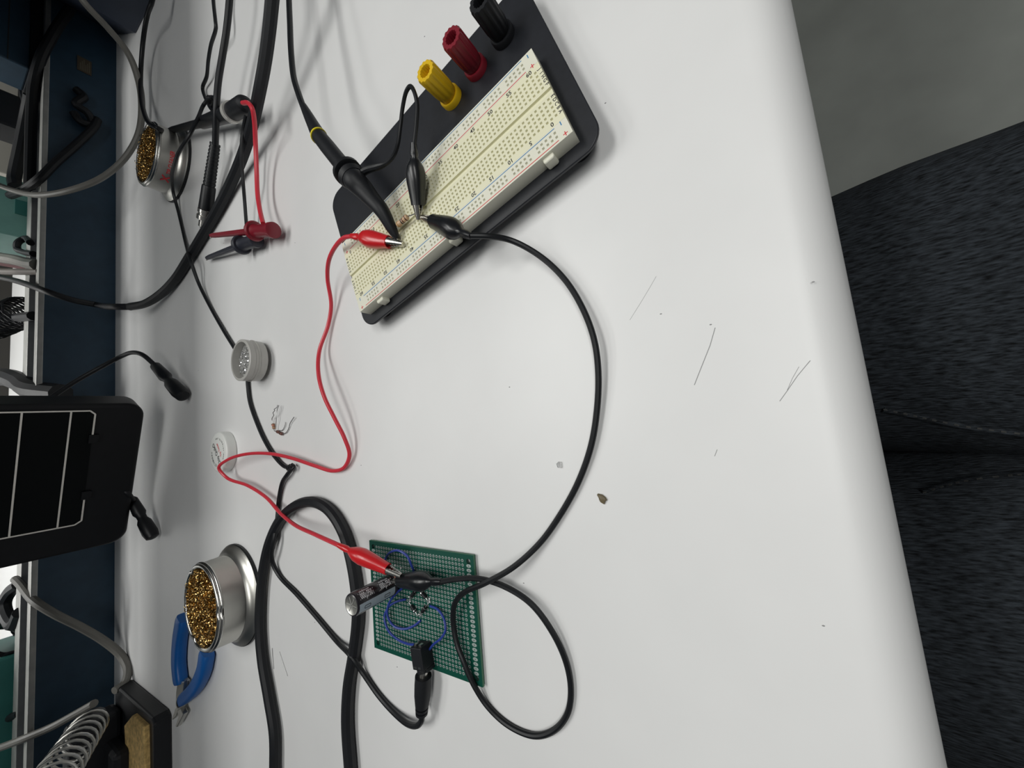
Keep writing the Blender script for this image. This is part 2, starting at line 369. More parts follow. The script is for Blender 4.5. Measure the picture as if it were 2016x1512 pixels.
def post(x, y, m, nm):
    mb = MB(); M = Matrix.Translation(V((x, y, 11.5)))
    mb.lathe([(.01, 0), (6.9, 0), (6.9, 3.2), (6.5, 3.8), (5.0, 3.8)], m, M, n=32)
    b = build('binding_post', mb, trainer); tag(b, nm)
    mb = MB()
    fl = lambda a, z: (1 + .045 * math.tanh(3 * math.sin(a * 13))) if z > 8 else 1
    mb.lathe([(5.2, 3.8), (5.6, 4.2), (6.0, 8.5), (6.15, 21.5), (5.7, 22.6), (3.6, 22.6), (3.2, 21.5), (3.0, 12), (.01, 12)], m, M, n=96, rmod=lambda a, z: fl(a, z) if 8 < z < 22.7 and z != 12 else 1)
    build('cap', mb, b, ang=50)
post(194.6, 122.6, YEL, 'yellow binding post'); post(201.6, 103.2, DRED, 'dark red binding post'); post(208.8, 84.0, BLKM, 'black binding post')

# ================================================================== perfboard circuit
PE = V((math.cos(math.radians(-1.262)), math.sin(math.radians(-1.262)), 0)); PN = V((-PE.y, PE.x, 0)); PO = V((-74.53, 230.15, 0))
def PL(e, n, z): return PO + PE * e + PN * n + V((0, 0, z))
circ = thing('perfboard_circuit', 'green perforated prototype board with capacitor, diode bridge and power jack soldered on', 'circuit board', PL(-32, -38, 0))
ZT, ZB_ = 2.9, 1.3
mb = MB()
kp, kr, ke = mb.mi(PCB), mb.mi(PAD), mb.mi(PCBE)
def cell(e0, e1, n0, n1, ce, cn, rx, ry, hr, ring=True, K=16):
    sq = [(1, 0), (1, .5), (1, 1), (.5, 1), (0, 1), (-.5, 1), (-1, 1), (-1, .5), (-1, 0), (-1, -.5), (-1, -1), (-.5, -1), (0, -1), (.5, -1), (1, -1), (1, -.5)]
    rect = [(((e1 - ce) if a > 0 else (ce - e0)) * a + ce, ((n1 - cn) if b > 0 else (cn - n0)) * b + cn) for a, b in sq]
    circ_ = lambda r1, r2: [(ce + r1 * math.cos(2 * pi * k / K), cn + r2 * math.sin(2 * pi * k / K)) for k in range(K)]
    o = len(mb.v)
    L = [(rect, ZT), (circ_(rx, ry), ZT), (circ_(hr, hr), ZT + (.03 if ring else 0)), (circ_(hr, hr), ZB_), (rect, ZB_)]
    for pts, z in L: mb.v.extend(PL(a, b, z) for a, b in pts)
    for li in range(4):
        for k in range(K):
            a, b = o + li * K, o + (li + 1) * K; k2 = (k + 1) % K
            mb.f.append([a + k, a + k2, b + k2, b + k]); mb.m.append(kr if (ring and li in (1, 2)) else kp)
for j in range(26):
    ec = -2.54 * j; e0 = -67.3 if j == 25 else ec - 1.27; e1 = 3.8 if j == 0 else ec + 1.27
    for i in range(31): cell(e0, e1, -2.54 * i - 1.27, -2.54 * i + 1.27, ec, -2.54 * i, .88, .88, .54)
    mh = j in (0, 25)
    cell(e0, e1, 1.27, 7.4, ec, 3.4, 1.5 if mh else .95, 1.5 if mh else 1.7, 1.5 if mh else .35, ring=not mh)
    cell(e0, e1, -84.6, -77.47, ec, -80.7, 1.5 if mh else 1.0, 1.5 if mh else 1.75, 1.5 if mh else .35, ring=not mh)
c = [(-67.3, -84.6), (3.8, -84.6), (3.8, 7.4), (-67.3, 7.4)]
mb.add([PL(a, b, z) for z in (ZB_, ZT) for a, b in c], [(0, 1, 5, 4), (1, 2, 6, 5), (2, 3, 7, 6), (3, 0, 4, 7)], PCBE)
board = build('perforated_board', mb, circ, smooth=False)
for e, n in ((-8, -8), (-8, -66), (-58, -8), (-58, -66), (-30, -40)):
    mb = MB(); mb.ball(PL(e, n, .75), .75, SOLDER, n=8); build('underside_joint', mb, circ)
# capacitor, standing
CX, CY = -96.9, 215.6
cap = MB(); MC = Matrix.Translation(V((CX, CY, ZT + .6)))
cr = 6.7
cap.lathe([(cr - 1, 0), (cr, .6), (cr, 2.0), (cr - .5, 2.6), (cr, 3.2), (cr, 29.6), (cr - .4, 30.3), (cr - 1.1, 30.5)], SLEEVE, MC, n=48, cap=False)
capo = build('capacitor', cap, circ); tag(capo, 'tall black electrolytic capacitor with a grey stripe')
mb = MB(); mb.lathe([(cr - 1.1, 30.5), (cr - 1.4, 30.3), (.01, 30.3)], STEELB, MC, n=48)
for k in range(3):
    a = k * pi / 3 + .4; d = V((math.cos(a), math.sin(a), 0)); s_ = V((-d.y, d.x, 0))
    M = frame(MC @ V((0, 0, 30.33)), d, s_); mb.box((-4.6, -.22, 0), (4.6, .22, .12), ALU, M)
build('vent_top', mb, capo)
def wrapcap(ang0, r):                       # x runs down the can, y runs round it
    def f(p):
        a = ang0 + p.y / cr; return MC @ V((r * math.cos(a), r * math.sin(a), 16.0 - p.x))
    return f
az = math.radians(-65.8)
mb = MB(); a0 = az - .72; N = 12; o = len(mb.v)
for k in range(N + 1):
    a = a0 - .42 + .84 * k / N
    for z in (3.4, 29.6): mb.v.append(MC @ V(((cr + .05) * math.cos(a), (cr + .05) * math.sin(a), z)))
kk = mb.mi(STRIPE)
for k in range(N): mb.f.append([o + 2 * k, o + 2 * k + 2, o + 2 * k + 3, o + 2 * k + 1]); mb.m.append(kk)
st = build('polarity_stripe', mb, capo)
f = wrapcap(a0, cr + .09)
mb2 = MB(); 
for xc in (-8.0, 6.5):
    out = [(-2.2, .6), (-1.8, 1.0), (1.8, 1.0), (2.2, .6), (2.2, -.6), (1.8, -1.0), (-1.8, -1.0), (-2.2, -.6)]
    inn = [(x * .84, y * .62) for x, y in out]
    mb2.add([f(V((x + xc, y, 0))) for x, y in out] + [f(V((x + xc, y, 0))) for x, y in inn], [(i, (i + 1) % 8, 8 + (i + 1) % 8, 8 + i) for i in range(8)], PBLK)
g = wrapcap(az + .28, cr + .09)
for xc in (-7.4, 6.6):
    text(mb2, '1000\u00b5F50V', 5.4, None, PGREY, sx=.43, bend=lambda p: g(V((p.x + xc, p.y, 0))))
    text(mb2, 'nichicon', 2.3, None, PGREY, sx=.9, bend=lambda p: g(V((p.x + xc, p.y + 3.3, 0))))
tag(build('lettering', mb2, capo, smooth=False), 'grey printed capacitance and voltage')
mb = MB()
for dx in (-2.5, 2.5): mb.tube([V((CX + dx, CY, ZT - .6)), V((CX + dx, CY, ZT + 1.4))], .4, TIN, smooth=False)
build('capacitor_lead', mb, circ)
# diode bridge
dn = [(803, 1183), (824, 1214), (845, 1185), (822, 1158)]
DP = [bp(x, y, ZT + 1.6) for x, y in dn]
for a, b in ((0, 1), (1, 2), (2, 3), (3, 0)):
    A, B = DP[a], DP[b]; d = (B - A).normalized(); Lq = (B - A).length; mid = (A + B) / 2
    A2, B2 = A + d * 1.0, B - d * 1.0
    mb = MB(); mb.tube([mid - d * 2.3, mid - d * 2.2, mid + d * 2.2, mid + d * 2.3], 1.15, BLKM, n=12, smooth=False); dd = build('diode', mb, circ)
    mb = MB(); mb.tube([mid + d * 1.3, mid + d * 1.9], 1.2, SOLDER, n=12, smooth=False); build('cathode_band', mb, dd)
    mb = MB(); mb.tube([A2 - V((0, 0, 1.8)), A2 - V((0, 0, .3)), A2 + d * .6, mid - d * 2.2], .32, TIN, n=6); mb.tube([B2 - V((0, 0, 1.8)), B2 - V((0, 0, .3)), B2 - d * .6, mid + d * 2.2], .32, TIN, n=6)
    for q in (A2, B2): mb.ball(q - V((0, 0, 1.3)), .85, SOLDER, n=8)
    build('diode_lead', mb, dd)
# jumper wires
for pts in ([(757, 1104, ZT + 1), (765, 1090, ZT + 3), (785, 1084, ZT + 6), (802, 1095, ZT + 5), (811, 1115, ZT + 3), (816, 1126, ZT + .5)],
            [(799, 1180, ZT + .6), (782, 1184, ZT + 2), (765, 1195, ZT + 3), (757, 1215, ZT + 4), (764, 1240, ZT + 5), (782, 1258, ZT + 4), (805, 1268, ZT + 4), (816, 1269, ZT + 4)],
            [(792, 1158, ZT + .6), (778, 1170, ZT + 2), (765, 1190, ZT + 3.5), (763, 1212, ZT + 4), (775, 1232, ZT + 3), (797, 1238, ZT + 2), (818, 1230, ZT + 1), (828, 1221, ZT + .4)],
            [(847, 1193, ZT + .6), (862, 1200, ZT + 2), (874, 1218, ZT + 4), (877, 1240, ZT + 5), (868, 1257, ZT + 5), (855, 1267, ZT + 4), (846, 1278, ZT + 2.5)]):
    mb = MB(); mb.tube(path(pts), .72, WBLUE, n=8); tag(build('jumper_wire', mb, circ), 'thin blue insulated wire')
for pts in ([(768, 1130, ZT + .5), (776, 1132, ZT + 6), (779, 1140, ZT + 7), (786, 1147, ZT + 2)],):
    mb = MB(); mb.tube(path(pts), .45, mat('copper_wire', (.7, .30, .22), .3, .8), n=8); tag(build('bare_lead', mb, circ), 'short bare copper coloured lead')
mb = MB()
for x, y in ((806, 1175), (783, 1152), (772, 1133), (790, 1118), (779, 1112), (826, 1221), (820, 1158), (846, 1178)): mb.ball(bp(x, y, ZT + .3), .8, SOLDER, n=8)
tag(build('solder_joint', mb, circ), 'shiny solder joints', kind='stuff')
# power jack
JF = bp(826, 1292, 10); jd = (V((-0.99, -0.12, 0))).normalized(); js = V((jd.y, -jd.x, 0))
MJ = frame(V((-134.0, 188.2, ZT)), jd, V((0, 0, 1)).cross(jd))
mb = MB(); mb.box((-7, -4.6, 0), (5.4, 4.6, 9.0), BLKM, MJ); o = build('power_jack', mb, circ, smooth=False); bevel(o, .5); jack = o
tag(o, 'black barrel power jack')
mb = MB(); mb.box((5.4, -4.6, 0), (7.6, 4.6, 6.4), BLKM, MJ)
mb.lathe([(2.2, 0), (3.9, 0), (3.9, 2.2), (2.2, 2.2)], BLKM, MJ @ Matrix.Translation(V((5.4, 0, 5.0))) @ Matrix.Rotation(pi / 2, 4, 'Y'), n=24)
o = build('collar', mb, jack); bevel(o, .2)
mb = MB(); mb.box((3.4, -3.2, 8.95), (4.4, -1.0, 9.15), NICKEL, MJ); mb.box((3.4, 0.2, 8.95), (4.4, 2.4, 9.15), NICKEL, MJ)
for y in (-2, 2): mb.box((-7.9, y - .9, 4.5), (-7, y + .9, 6.8), NICKEL, MJ)
build('contact', mb, jack, smooth=False)

# ================================================================== alligator leads
def cable(name, label, cat, pts, r, m, group=None, n=10, sub=8, parent=None):
    P = path(pts) if not isinstance(pts[0], Vector) else pts
    mb = MB(); mb.tube(P, r, m, n=n, sub=sub)
    if parent is not None: return build(name, mb, parent)
    o = build(name, mb, loc=P[0]); return tag(o, label, cat, group)
red_pts = [(693, 465, 29), (678, 468, 29), (660, 486, 26), (647, 515, 20), (645, 550, 12), (652, 600, 5), (646, 640, 3.5), (629, 690, 7), (627, 735, 12), (638, 780, 14), (658, 822, 12), (678, 862, 8), (688, 895, 4), (678, 920, 3), (655, 927, 3), (620, 917, 5), (575, 902, 7), (530, 893, 10), (485, 894, 13), (447, 906, 14), (431, 922, 13.5), (446, 940, 10), (488, 956, 8), (525, 980, 7), (552, 1010, 9), (580, 1033, 12), (620, 1052, 18), (668, 1074, 24)]
RP = path(red_pts)
redl = thing('alligator_lead', 'red test lead with a red booted alligator clip at each end', 'test lead', (RP[5].x, RP[5].y, 0))
mb = MB(); mb.tube(RP, 1.45, RED, n=10); build('wire', mb, redl)
clip_parts(redl, RP[0], bp(794, 481, 22.0), REDG, 5.4, roll=.3, jaw=.27)
clip_parts(redl, RP[-1], bp(790, 1133, 15), REDG, 4.9, roll=-.3, jaw=.20)
blk_pts = [(926, 464, 27), (960, 465, 22), (1005, 473, 13), (1060, 502, 7), (1110, 548, 5), (1147, 607, 5), (1170, 670, 5), (1178, 735, 4), (1175, 810, 3), (1163, 880, 2.5), (1138, 950, 2), (1102, 1015, 2), (1062, 1070, 3), (1010, 1117, 7), (955, 1148, 11), (915, 1166, 11), (896, 1187, 9), (892, 1220, 7), (899, 1265, 6.5), (912, 1300, 6.5), (930, 1343, 5), (960, 1390, 2), (1000, 1427, 1.6), (1050, 1448, 1.6), (1090, 1438, 1.6), (1117, 1405, 1.6), (1124, 1360, 1.8), (1115, 1305, 2.5), (1088, 1245, 4), (1045, 1188, 5.5), (990, 1153, 6), (940, 1139, 9), (900, 1140, 12), (868, 1145, 14)]
KP = path(blk_pts)
blkl = thing('alligator_lead', 'long black test lead looping from the breadboard to the green board', 'test lead', (KP[8].x, KP[8].y, 0))
mb = MB(); mb.tube(KP, 1.55, BLK, n=10); build('wire', mb, blkl)
clip_parts(blkl, KP[0], bp(832, 428, 22.0), BLKG, 5.6, roll=.9, jaw=.24)
clip_parts(blkl, KP[-1], bp(776, 1143, 11), BLKG, 5.5, roll=.4, jaw=.14)

# ================================================================== oscilloscope probe
pr = thing('oscilloscope_probe', 'black oscilloscope probe with a yellow ring and sprung hook hood', 'probe', bp(700, 360, 0))
T_ = bp(787, 479, 21.5); H1 = bp(752, 415, 31); H0 = bp(706, 362, 38); CO = bp(690, 345, 40); B1 = bp(660, 308, 41); B0 = bp(628, 268, 42); Q0 = bp(597, 208, 42)
mb = MB(); mb.tube([B0, (B0 * .5 + B1 * .5), B1, CO], [4.6, 4.9, 4.9, 5.0], BLKM, n=24, sub=6); body = build('probe_body', mb, pr)
mb = MB(); d = (CO - B1).normalized()
mb.tube([CO - d * 5.5, CO - d * 5, CO - d * 2.5, CO - d * 2], [6.4, 8.5, 8.5, 7.0], BLKM, n=28, smooth=False)
mb.tube([CO - d * 2, CO + d * 1], 6.0, BLKM, n=28, smooth=False)
mb.tube([CO + d * 1, CO + d * 1.3, CO + d * 4.5], [7.4, 8.0, 7.0], BLKM, n=28, smooth=False); build('collar', mb, pr)
mb = MB(); mb.tube([CO + d * 2, CO + d * 6, H0 + (H1 - H0) * .15, H0 + (H1 - H0) * .6, H1, H1 + (T_ - H1) * .55, T_ - (T_ - H1).normalized() * 4, T_ - (T_ - H1).normalized() * 3], [6.4, 6.7, 6.2, 5.0, 4.4, 3.2, 2.0, 1.6], BLKM, n=24, sub=5); build('hood', mb, pr)
mb = MB(); mb.tube([T_ - (T_ - H1).normalized() * 6, T_, T_ + V((1.2, -.6, -.6)), T_ + V((.6, -1.6, -1.0)), T_ + V((-.8, -1.2, -.3))], .5, NICKEL, n=8); tag(build('hook_tip', mb, pr), 'metal hook tip')
mb = MB(); mb.tube([Q0, Q0 + (B0 - Q0) * .25, Q0 + (B0 - Q0) * .8, B0 + (B1 - B0) * .03], [2.2, 2.9, 4.2, 4.6], BLKM, n=20, sub=5); build('strain_relief', mb, pr)
db = (B1 - B0).normalized(); db2 = (B0 - Q0).normalized()
mb = MB(); mb.tube([B0 - db * .6, B0 + db * .6], 5.15, YPAINT, n=28, smooth=False); tag(build('band', mb, pr), 'yellow colour ring')
cable('probe_cable', None, None, [(597, 210, 42), (588, 185, 42), (578, 150, 41), (573, 100, 40), (571, 50, 38), (569, 0, 36), (568, -60, 34), (568, -200, 26), (572, -500, 10), (580, -1000, 4), (590, -1600, 4)], 2.0, BLK, parent=pr)
gp = [bp(706, 345, 38), bp(722, 335, 37), bp(745, 328, 36), bp(760, 322, 35), bp(774, 308, 33), bp(783, 285, 31), bp(788, 250, 31), bp(793, 210, 33), bp(800, 180, 36), bp(808, 170, 37), bp(816, 182, 37), bp(821, 205, 36), bp(820, 240, 35), bp(815, 288, 34)]
mb = MB(); mb.tube(gp, [2.4, 2.2, 1.9, 1.2] + [1.15] * 10, BLK, n=10); build('ground_wire', mb, pr)
clip_parts(pr, bp(814, 284, 34), bp(825, 433, 21.8), BLKG, 5.4, roll=.1, jaw=.20)

# resistor held between the clips on the breadboard
rg = thing('resistor', 'beige banded resistor held between the clips above the breadboard', 'resistor', bp(792, 435, 0))
A, B = bp(803, 426, 24.5), bp(782, 444, 24.5); d = (B - A).normalized()
def resistor(root, A, B, r, mbody, bands, leads):
    mb = MB(); d = (B - A).normalized(); L = (B - A).length
    us = [0, .04, .12, .24, .34, .66, .76, .88, .96, 1]; rr = [.4, .85, 1.0, 1.0, .82, .82, 1.0, 1.0, .85, .4]
    mb.tube([A + d * L * u for u in us], [r * q for q in rr], mbody, n=16, smooth=False); b = build('body', mb, root)
    for u, m in bands:
        mb = MB(); q = .84 if .34 < u < .66 else 1.02; mb.tube([A + d * L * (u - .035), A + d * L * (u + .035)], r * q * 1.02, m, n=16, smooth=False); build('colour_band', mb, b)
    for pts in leads: mb = MB(); mb.tube(pts, .33, TIN, n=6); build('lead', mb, root)
resistor(rg, A, B, 1.75, BEIGE, ((.16, BROWN), (.42, BROWN), (.55, PBLK), (.84, mat('gold_band', (.45, .27, .10), .4))), ([A, bp(809, 424, 24.5), bp(818, 421, 23), bp(828, 424, 22)], [B, bp(778, 448, 24), bp(777, 458, 23), bp(782, 471, 22.5), bp(790, 479, 22)]))
# loose tangled resistors
r1 = thing('resistor', 'tan loose resistor on the bench, the upper of two tangled together', 'resistor', bp(538, 840, 0), 'loose resistors between the jar and the cords')
resistor(r1, bp(537, 834, 1.3), bp(539.5, 844.5, 1.3), 1.3, mat('tan_resistor', (.42, .24, .14), .45), ((.16, BROWN), (.36, PRED), (.6, BROWN)), ([bp(537, 834, 1.3), bp(535.5, 825, 2), bp(539, 817, 4), bp(537.5, 813, 5), bp(541, 808, 6), bp(540, 806, 6), bp(545, 802, 5), bp(547, 797.5, 4)], [bp(539.5, 844.5, 1.3), bp(540, 848, 1), bp(544, 849, .8), bp(550, 847.5, .8), bp(556, 847, .8), bp(561, 838, 1), bp(562, 831, 1)]))
r2 = thing('resistor', 'dark brown loose resistor on the bench, the lower of two tangled together', 'resistor', bp(550, 851, 0), 'loose resistors between the jar and the cords')
resistor(r2, bp(545, 849, 1.4), bp(556, 855, 1.4), 1.35, mat('brown_resistor', (.17, .075, .06), .45), ((.2, PBLK), (.45, BROWN), (.7, PBLK)), ([bp(545, 849, 1.4), bp(543.5, 838, 2), bp(544, 825, 3), bp(545.5, 808, 3), bp(549, 798, 2.5)], [bp(556, 855, 1.4), bp(564, 851, 1), bp(569, 842, 1), bp(571, 834, 1.4), bp(579, 821, 2)]))
# wire offcuts and crumbs
for a, b, lb in (((536, 1276), (539, 1317), 'thin clipped wire offcut nearest the steel tin'), ((550, 1283), (566, 1331), 'thin clipped wire offcut lying slanted, farther from the steel tin')):
    mb = MB(); A, B = bp(*a, .3), bp(*b, .3); mb.tube([A, A * .6 + B * .4 + V((.3, .3, 0)), B], .28, TIN, n=6); tag(build('wire_offcut', mb, loc=A), lb, 'wire', 'clipped leads on the bench')
mb = MB(); c = bp(1185, 982, .9); random.seed(4)
mb.lathe([(.01, 0), (1.5, .1), (2.1, .6), (1.7, 1.3), (.8, 1.7), (.01, 1.75)], CRUMB, Matrix.Translation(V((c.x, c.y, 0))) @ Matrix.Rotation(.6, 4, 'Z') @ Matrix.Diagonal((1.25, .85, 1, 1)), n=14, rmod=lambda a, z: 1 + .15 * math.sin(3 * a + 1) + .1 * math.sin(5 * a))
tag(build('flux_crumb', mb, loc=V((c.x, c.y, 0))), 'small brown crumb on the white bench beside the black lead', 'crumb')
mb = MB(); c = bp(1102, 915, 0); mb.prism([(-1.6, -1.3), (1.4, -1.4), (1.7, .3), (.6, 1.6), (-1.3, 1.1)], 0.02, .9, CLEARP, Matrix.Translation(c))
o = tag(build('plastic_offcut', mb, loc=c, smooth=False), 'tiny clear plastic snippet inside the loop of the black lead', 'offcut'); bevel(o, .2)
mb = MB()
for x, y in ((581, 478), (440, 479), (391, 729), (1003, 762), (711, 916), (782, 1313), (1031, 1148), (1399, 639), (1301, 618), (1601, 555), (1621, 1232), (620, 1225), (836, 72), (1192, 203)):
    c = bp(x, y, 0); mb.lathe([(.01, 0), (.28, .03), (.2, .25), (.01, .3)], SCR, Matrix.Translation(c) @ Matrix.Diagonal((1, 1.8, 1, 1)), n=6)
tag(build('dust', mb), 'scattered tiny dark specks on the white bench', 'dust', kind='stuff')

# ================================================================== cords
pc = [(400, -1500, 3), (404, -900, 3), (412, -400, 8), (417, -150, 16), (418, -60, 20), (420, 0, 18), (424, 40, 17), (425, 55, 16), (415, 90, 12), (410, 120, 9), (407, 150, 6), (399, 172, 4), (403, 190, 4), (412, 206, 5), (418, 207, 6), (420, 197, 9), (414, 193, 12), (402, 205, 14), (390, 232, 22), (372, 268, 30), (352, 300, 30), (343, 325, 26), (338, 350, 17), (341, 378, 8), (352, 420, 3), (366, 480, 3.5), (376, 515, 12), (390, 555, 6), (412, 600, 2.5), (440, 650, 2.5), (470, 700, 2.2), (486, 735, 2.2), (488, 758, 2.2), (492, 790, 2.2), (506, 832, 2.2), (522, 868, 2.2), (540, 897, 2.2), (560, 918, 2.2), (574, 922, 3), (566, 934, 4), (556, 950, 3), (549, 985, 2.2), (546, 1020, 3), (540, 1058, 6.5), (535, 1085, 6.8), (537, 1108, 4), (550, 1133, 2.2), (585, 1170, 2.2), (625, 1216, 2), (665, 1264, 3), (692, 1292, 7), (715, 1325, 3), (745, 1368, 2.2), (775, 1402, 3), (803, 1425, 5), (822, 1428, 6.5), (830, 1418, 7.2), (830, 1408, 7.5)]
P = path(pc)
dc = thing('power_cable', 'thin black power cable running past the open jar to a barrel plug', 'cord', V((P[30].x, P[30].y, 0)))
mb = MB(); mb.tube(P, 1.75, BLK, n=10); build('cord', mb, dc)
mb = MB(); mb.tube(path([(575, 914, 3), (579, 919, 4), (573, 925, 5), (566, 922, 4), (572, 915, 2.5)]), 1.2, BLK, n=8); tag(build('tie', mb, dc), 'small black cord tie')
mb = MB(); mb.tube(path([(411, 192, 8), (424, 196, 9), (426, 210, 7), (419, 217, 5), (412, 206, 6), (414, 192, 9)]), 2.3, BLK, n=8); tag(build('knot', mb, dc), 'knot in the black cord')
A, B = P[-1], MJ @ V((7.6, 0, 5.2)); d = (B - A).normalized(); L = (B - A).length
mb = MB(); us = [0, .03, .035, .09, .095, .12, .125, .18, .185, .21, .215, .27, .3, .45, .7, .9, .905]
rr = [2.2, 3.2, 3.6, 3.7, 2.9, 2.9, 3.8, 3.9, 3.0, 3.0, 4.0, 4.2, 4.3, 4.8, 5.0, 4.9, 4.0]
mb.tube([A + d * L * u for u in us], rr, BLKM, n=24, smooth=False); build('barrel_plug', mb, dc)
mb = MB(); mb.tube([A + d * L * .9, B + d * 1.5], 2.75, NICKEL, n=24, smooth=False); tag(build('metal_sleeve', mb, dc), 'silver barrel')
# thick cable at the bottom of the view
def flat(name, label, pts, r, m, h=.75):
    return cable(name, label, 'cable', pts, r, m)
flat('thick_cable', 'thick black cable looping between the steel tin and the green board', [(550, 3200, 5), (546, 2400, 5), (542, 1900, 5), (541, 1600, 5), (541, 1512, 5), (540, 1440, 5), (529, 1370, 5), (517, 1300, 5), (512, 1240, 5), (513, 1180, 5), (519, 1120, 5), (532, 1065, 5), (556, 1018, 5), (590, 992, 5), (622, 989, 5), (652, 1008, 5), (676, 1046, 5), (690, 1090, 5), (701, 1150, 5), (705, 1210, 5), (698, 1280, 4.5), (687, 1350, 4.5), (684, 1420, 4.5), (690, 1512, 4.5), (696, 1600, 4.5), (706, 1900, 4.5), (715, 2400, 4.5), (720, 3200, 4.5)], 4.2, BLKM)
flat('thick_cable', 'thickest black cable sweeping from the bench over the navy riser', [(540, -1600, 6), (543, -900, 8), (545, -400, 22), (543, -180, 36), (541, -60, 40), (536, 0, 36), (530, 60, 32), (522, 120, 28), (511, 180, 24), (498, 240, 18), (480, 300, 12), (455, 360, 7), (427, 415, 6), (400, 462, 5.5), (371, 510, 5.5), (345, 550, 5.5), (315, 580, 8), (285, 598, 14), (255, 604, 22)], 5.0, BLKM)
AP = [bp(258, 604, 21), bp(228, 604, 32), bp(190, 600, y=820), bp(140, 590, y=815), bp(95, 575, y=820), bp(60, 562, y=860), bp(20, 550, y=930), bp(-40, 538, y=980)]
mb = MB(); mb.tube(AP, 4.2, BLKM, n=12); tag(build('cable', mb, loc=AP[0]), 'black cable end climbing across the navy riser to the ledge', 'cable')
# BNC patch cable
bn = thing('bnc_cable', 'black coaxial cable with a ribbed boot and silver bayonet connector', 'cable', bp(420, 350, 0))
mb = MB(); mb.tube(path([(455, -1500, 4), (458, -900, 6), (458, -400, 18), (457, -160, 28), (455, -60, 30), (452, 0, 28), (446, 60, 26), (438, 110, 25), (430, 160, 25), (426, 210, 24), (425, 250, 20), (424, 285, 16)]), 2.9, BLK, n=12); build('cable', mb, bn)
A, B = bp(424, 281, 15), bp(405, 412, 9); d = (B - A); L = d.length; d.normalize()
us, rr = [], []
for i in range(12):
    u = .01 + i * .052; us += [u, u + .034, u + .036, u + .05]; q = 4.6 + 1.0 * i / 12; rr += [q, q, q - .45, q - .45]
us += [.64, .66, 1.0]; rr += [5.8, 6.2, 6.6]
mb = MB(); mb.tube([A + d * L * u for u in us], rr, BLK, n=20, smooth=False); build('ribbed_boot', mb, bn)
mb = MB(); us = [1.0, 1.01, 1.06, 1.065, 1.1, 1.105, 1.17, 1.175, 1.18, 1.28]; rr = [6.0, 7.0, 7.0, 6.2, 6.2, 7.2, 7.2, 6.0, 4.6, 4.6]
mb.tube([A + d * L * u for u in us], rr, NICKEL, n=16, smooth=False)
side = d.cross(V((0, 0, 1))).normalized(); e = A + d * L * 1.3; mb.tube([e - side * 6, e + side * 6], 2.0, NICKEL, n=12, smooth=False); mb.ball(e - side * 6, 2.4, NICKEL)
tag(build('bayonet_connector', mb, bn), 'silver bayonet connector')
# adapter with two hook grabbers
hg = thing('hook_clip_adapter', 'black coaxial adapter with silver rings feeding a red and a black hook grabber', 'test lead', bp(440, 225, 0))
A0_, A1_, A2_, A3_, A4_ = bp(333, 257, 13), bp(395, 243, 14.5), bp(454, 223, 18), bp(460, 219, 19), bp(482, 206, 20.5); d = (A4_ - A2_).normalized()
mb = MB(); mb.tube([A0_, A0_ * .85 + A1_ * .15, A1_, A1_ * .96 + A2_ * .04, A2_ - d * 1.0], [2.4, 3.4, 4.4, 5.8, 7.4], BLK, n=24, smooth=False); build('strain_relief', mb, hg)
mb = MB(); mb.tube([A2_ + d * q_ for q_ in (.5, .6, 2.6, 2.8, 4.4, 4.6, 7.4, 7.6)], [7.6, 9.0, 9.0, 8.3, 8.3, 9.2, 9.2, 8.0], mat('bright_nickel_ring', (0.72, 0.70, 0.66), 0.4, 0.55), n=32, smooth=False); tag(build('lock_ring', mb, hg), 'silver ring')
mb = MB(); mb.tube([A2_ + d * 6.5, A2_ + d * 8, A4_ - d * 1, A4_ + d * 1.5, A4_ + d * 3.2], [7.4, 7.8, 7.9, 7.1, 4.8], BLKM, n=28, smooth=False); build('adapter_body', mb, hg)
mb = MB(); mb.tube(path([(470, -1500, 4), (430, -900, 4), (365, -350, 8), (322, -110, 20), (308, -40, 23), (300, 0, 24), (290, 30, 20), (283, 70, 16), (279, 110, 14), (277, 150, 14), (278, 190, 18), (284, 222, 26), (294, 243, 33), (305, 250, 35), (312, 253, 33), (318, 256, 24), (326, 258, 17), (336, 257, 14)]), 2.6, BLK, n=12); build('cable', mb, hg)
mb = MB(); mb.tube(path([(478, 203, 28), (490, 204, 30), (497, 215, 29), (501, 240, 24), (503, 280, 18), (505, 330, 14), (507, 380, 13), (512, 415, 14), (518, 440, 16)]), 1.9, RED, n=10); build('red_wire', mb, hg)
mb = MB(); mb.tube(path([(484, 228, 22), (478, 260, 20), (475, 300, 19), (478, 350, 17), (482, 400, 12), (485, 440, 10), (487, 462, 10)]), 1.5, BLK, n=8); build('black_wire', mb, hg)
def grabber(tip, mid, tail, m, lb):
    tip, mid, tail = bp(*tip), bp(*mid), bp(*tail); mb = MB(); d = (tail - mid).normalized(); e = (mid - tip).normalized()
    mb.tube([tip, tip + e * 3, tip + e * 9, mid - e * 6], [2.0, 2.2, 2.5, 3.1], m, n=16, smooth=False)
    mb.tube([mid - d * 4.5, mid - d * 4, mid - d * 1, mid + d * .5, mid + d * .6], [3.6, 8.0, 9.0, 8.0, 4.4], m, n=24, smooth=False)
    mb.tube([mid + d * .5, mid + d * 4, mid + d * 10, tail - d * 5, tail - d * 4.5, tail - d * 1, tail], [6.2, 5.4, 5.7, 5.5, 6.8, 6.8, 4.8], m, n=24, smooth=False)
    g_ = build('hook_grabber', mb, hg); tag(g_, lb)
    mb = MB(); s_ = e.cross(V((0, 0, 1))).normalized(); mb.tube([tip + e * 2, tip - e * 1.5, tip - e * 2 + s_ * 2, tip + e * .5 + s_ * 2.4], .55, NICKEL, n=6); build('wire_hook', mb, g_)
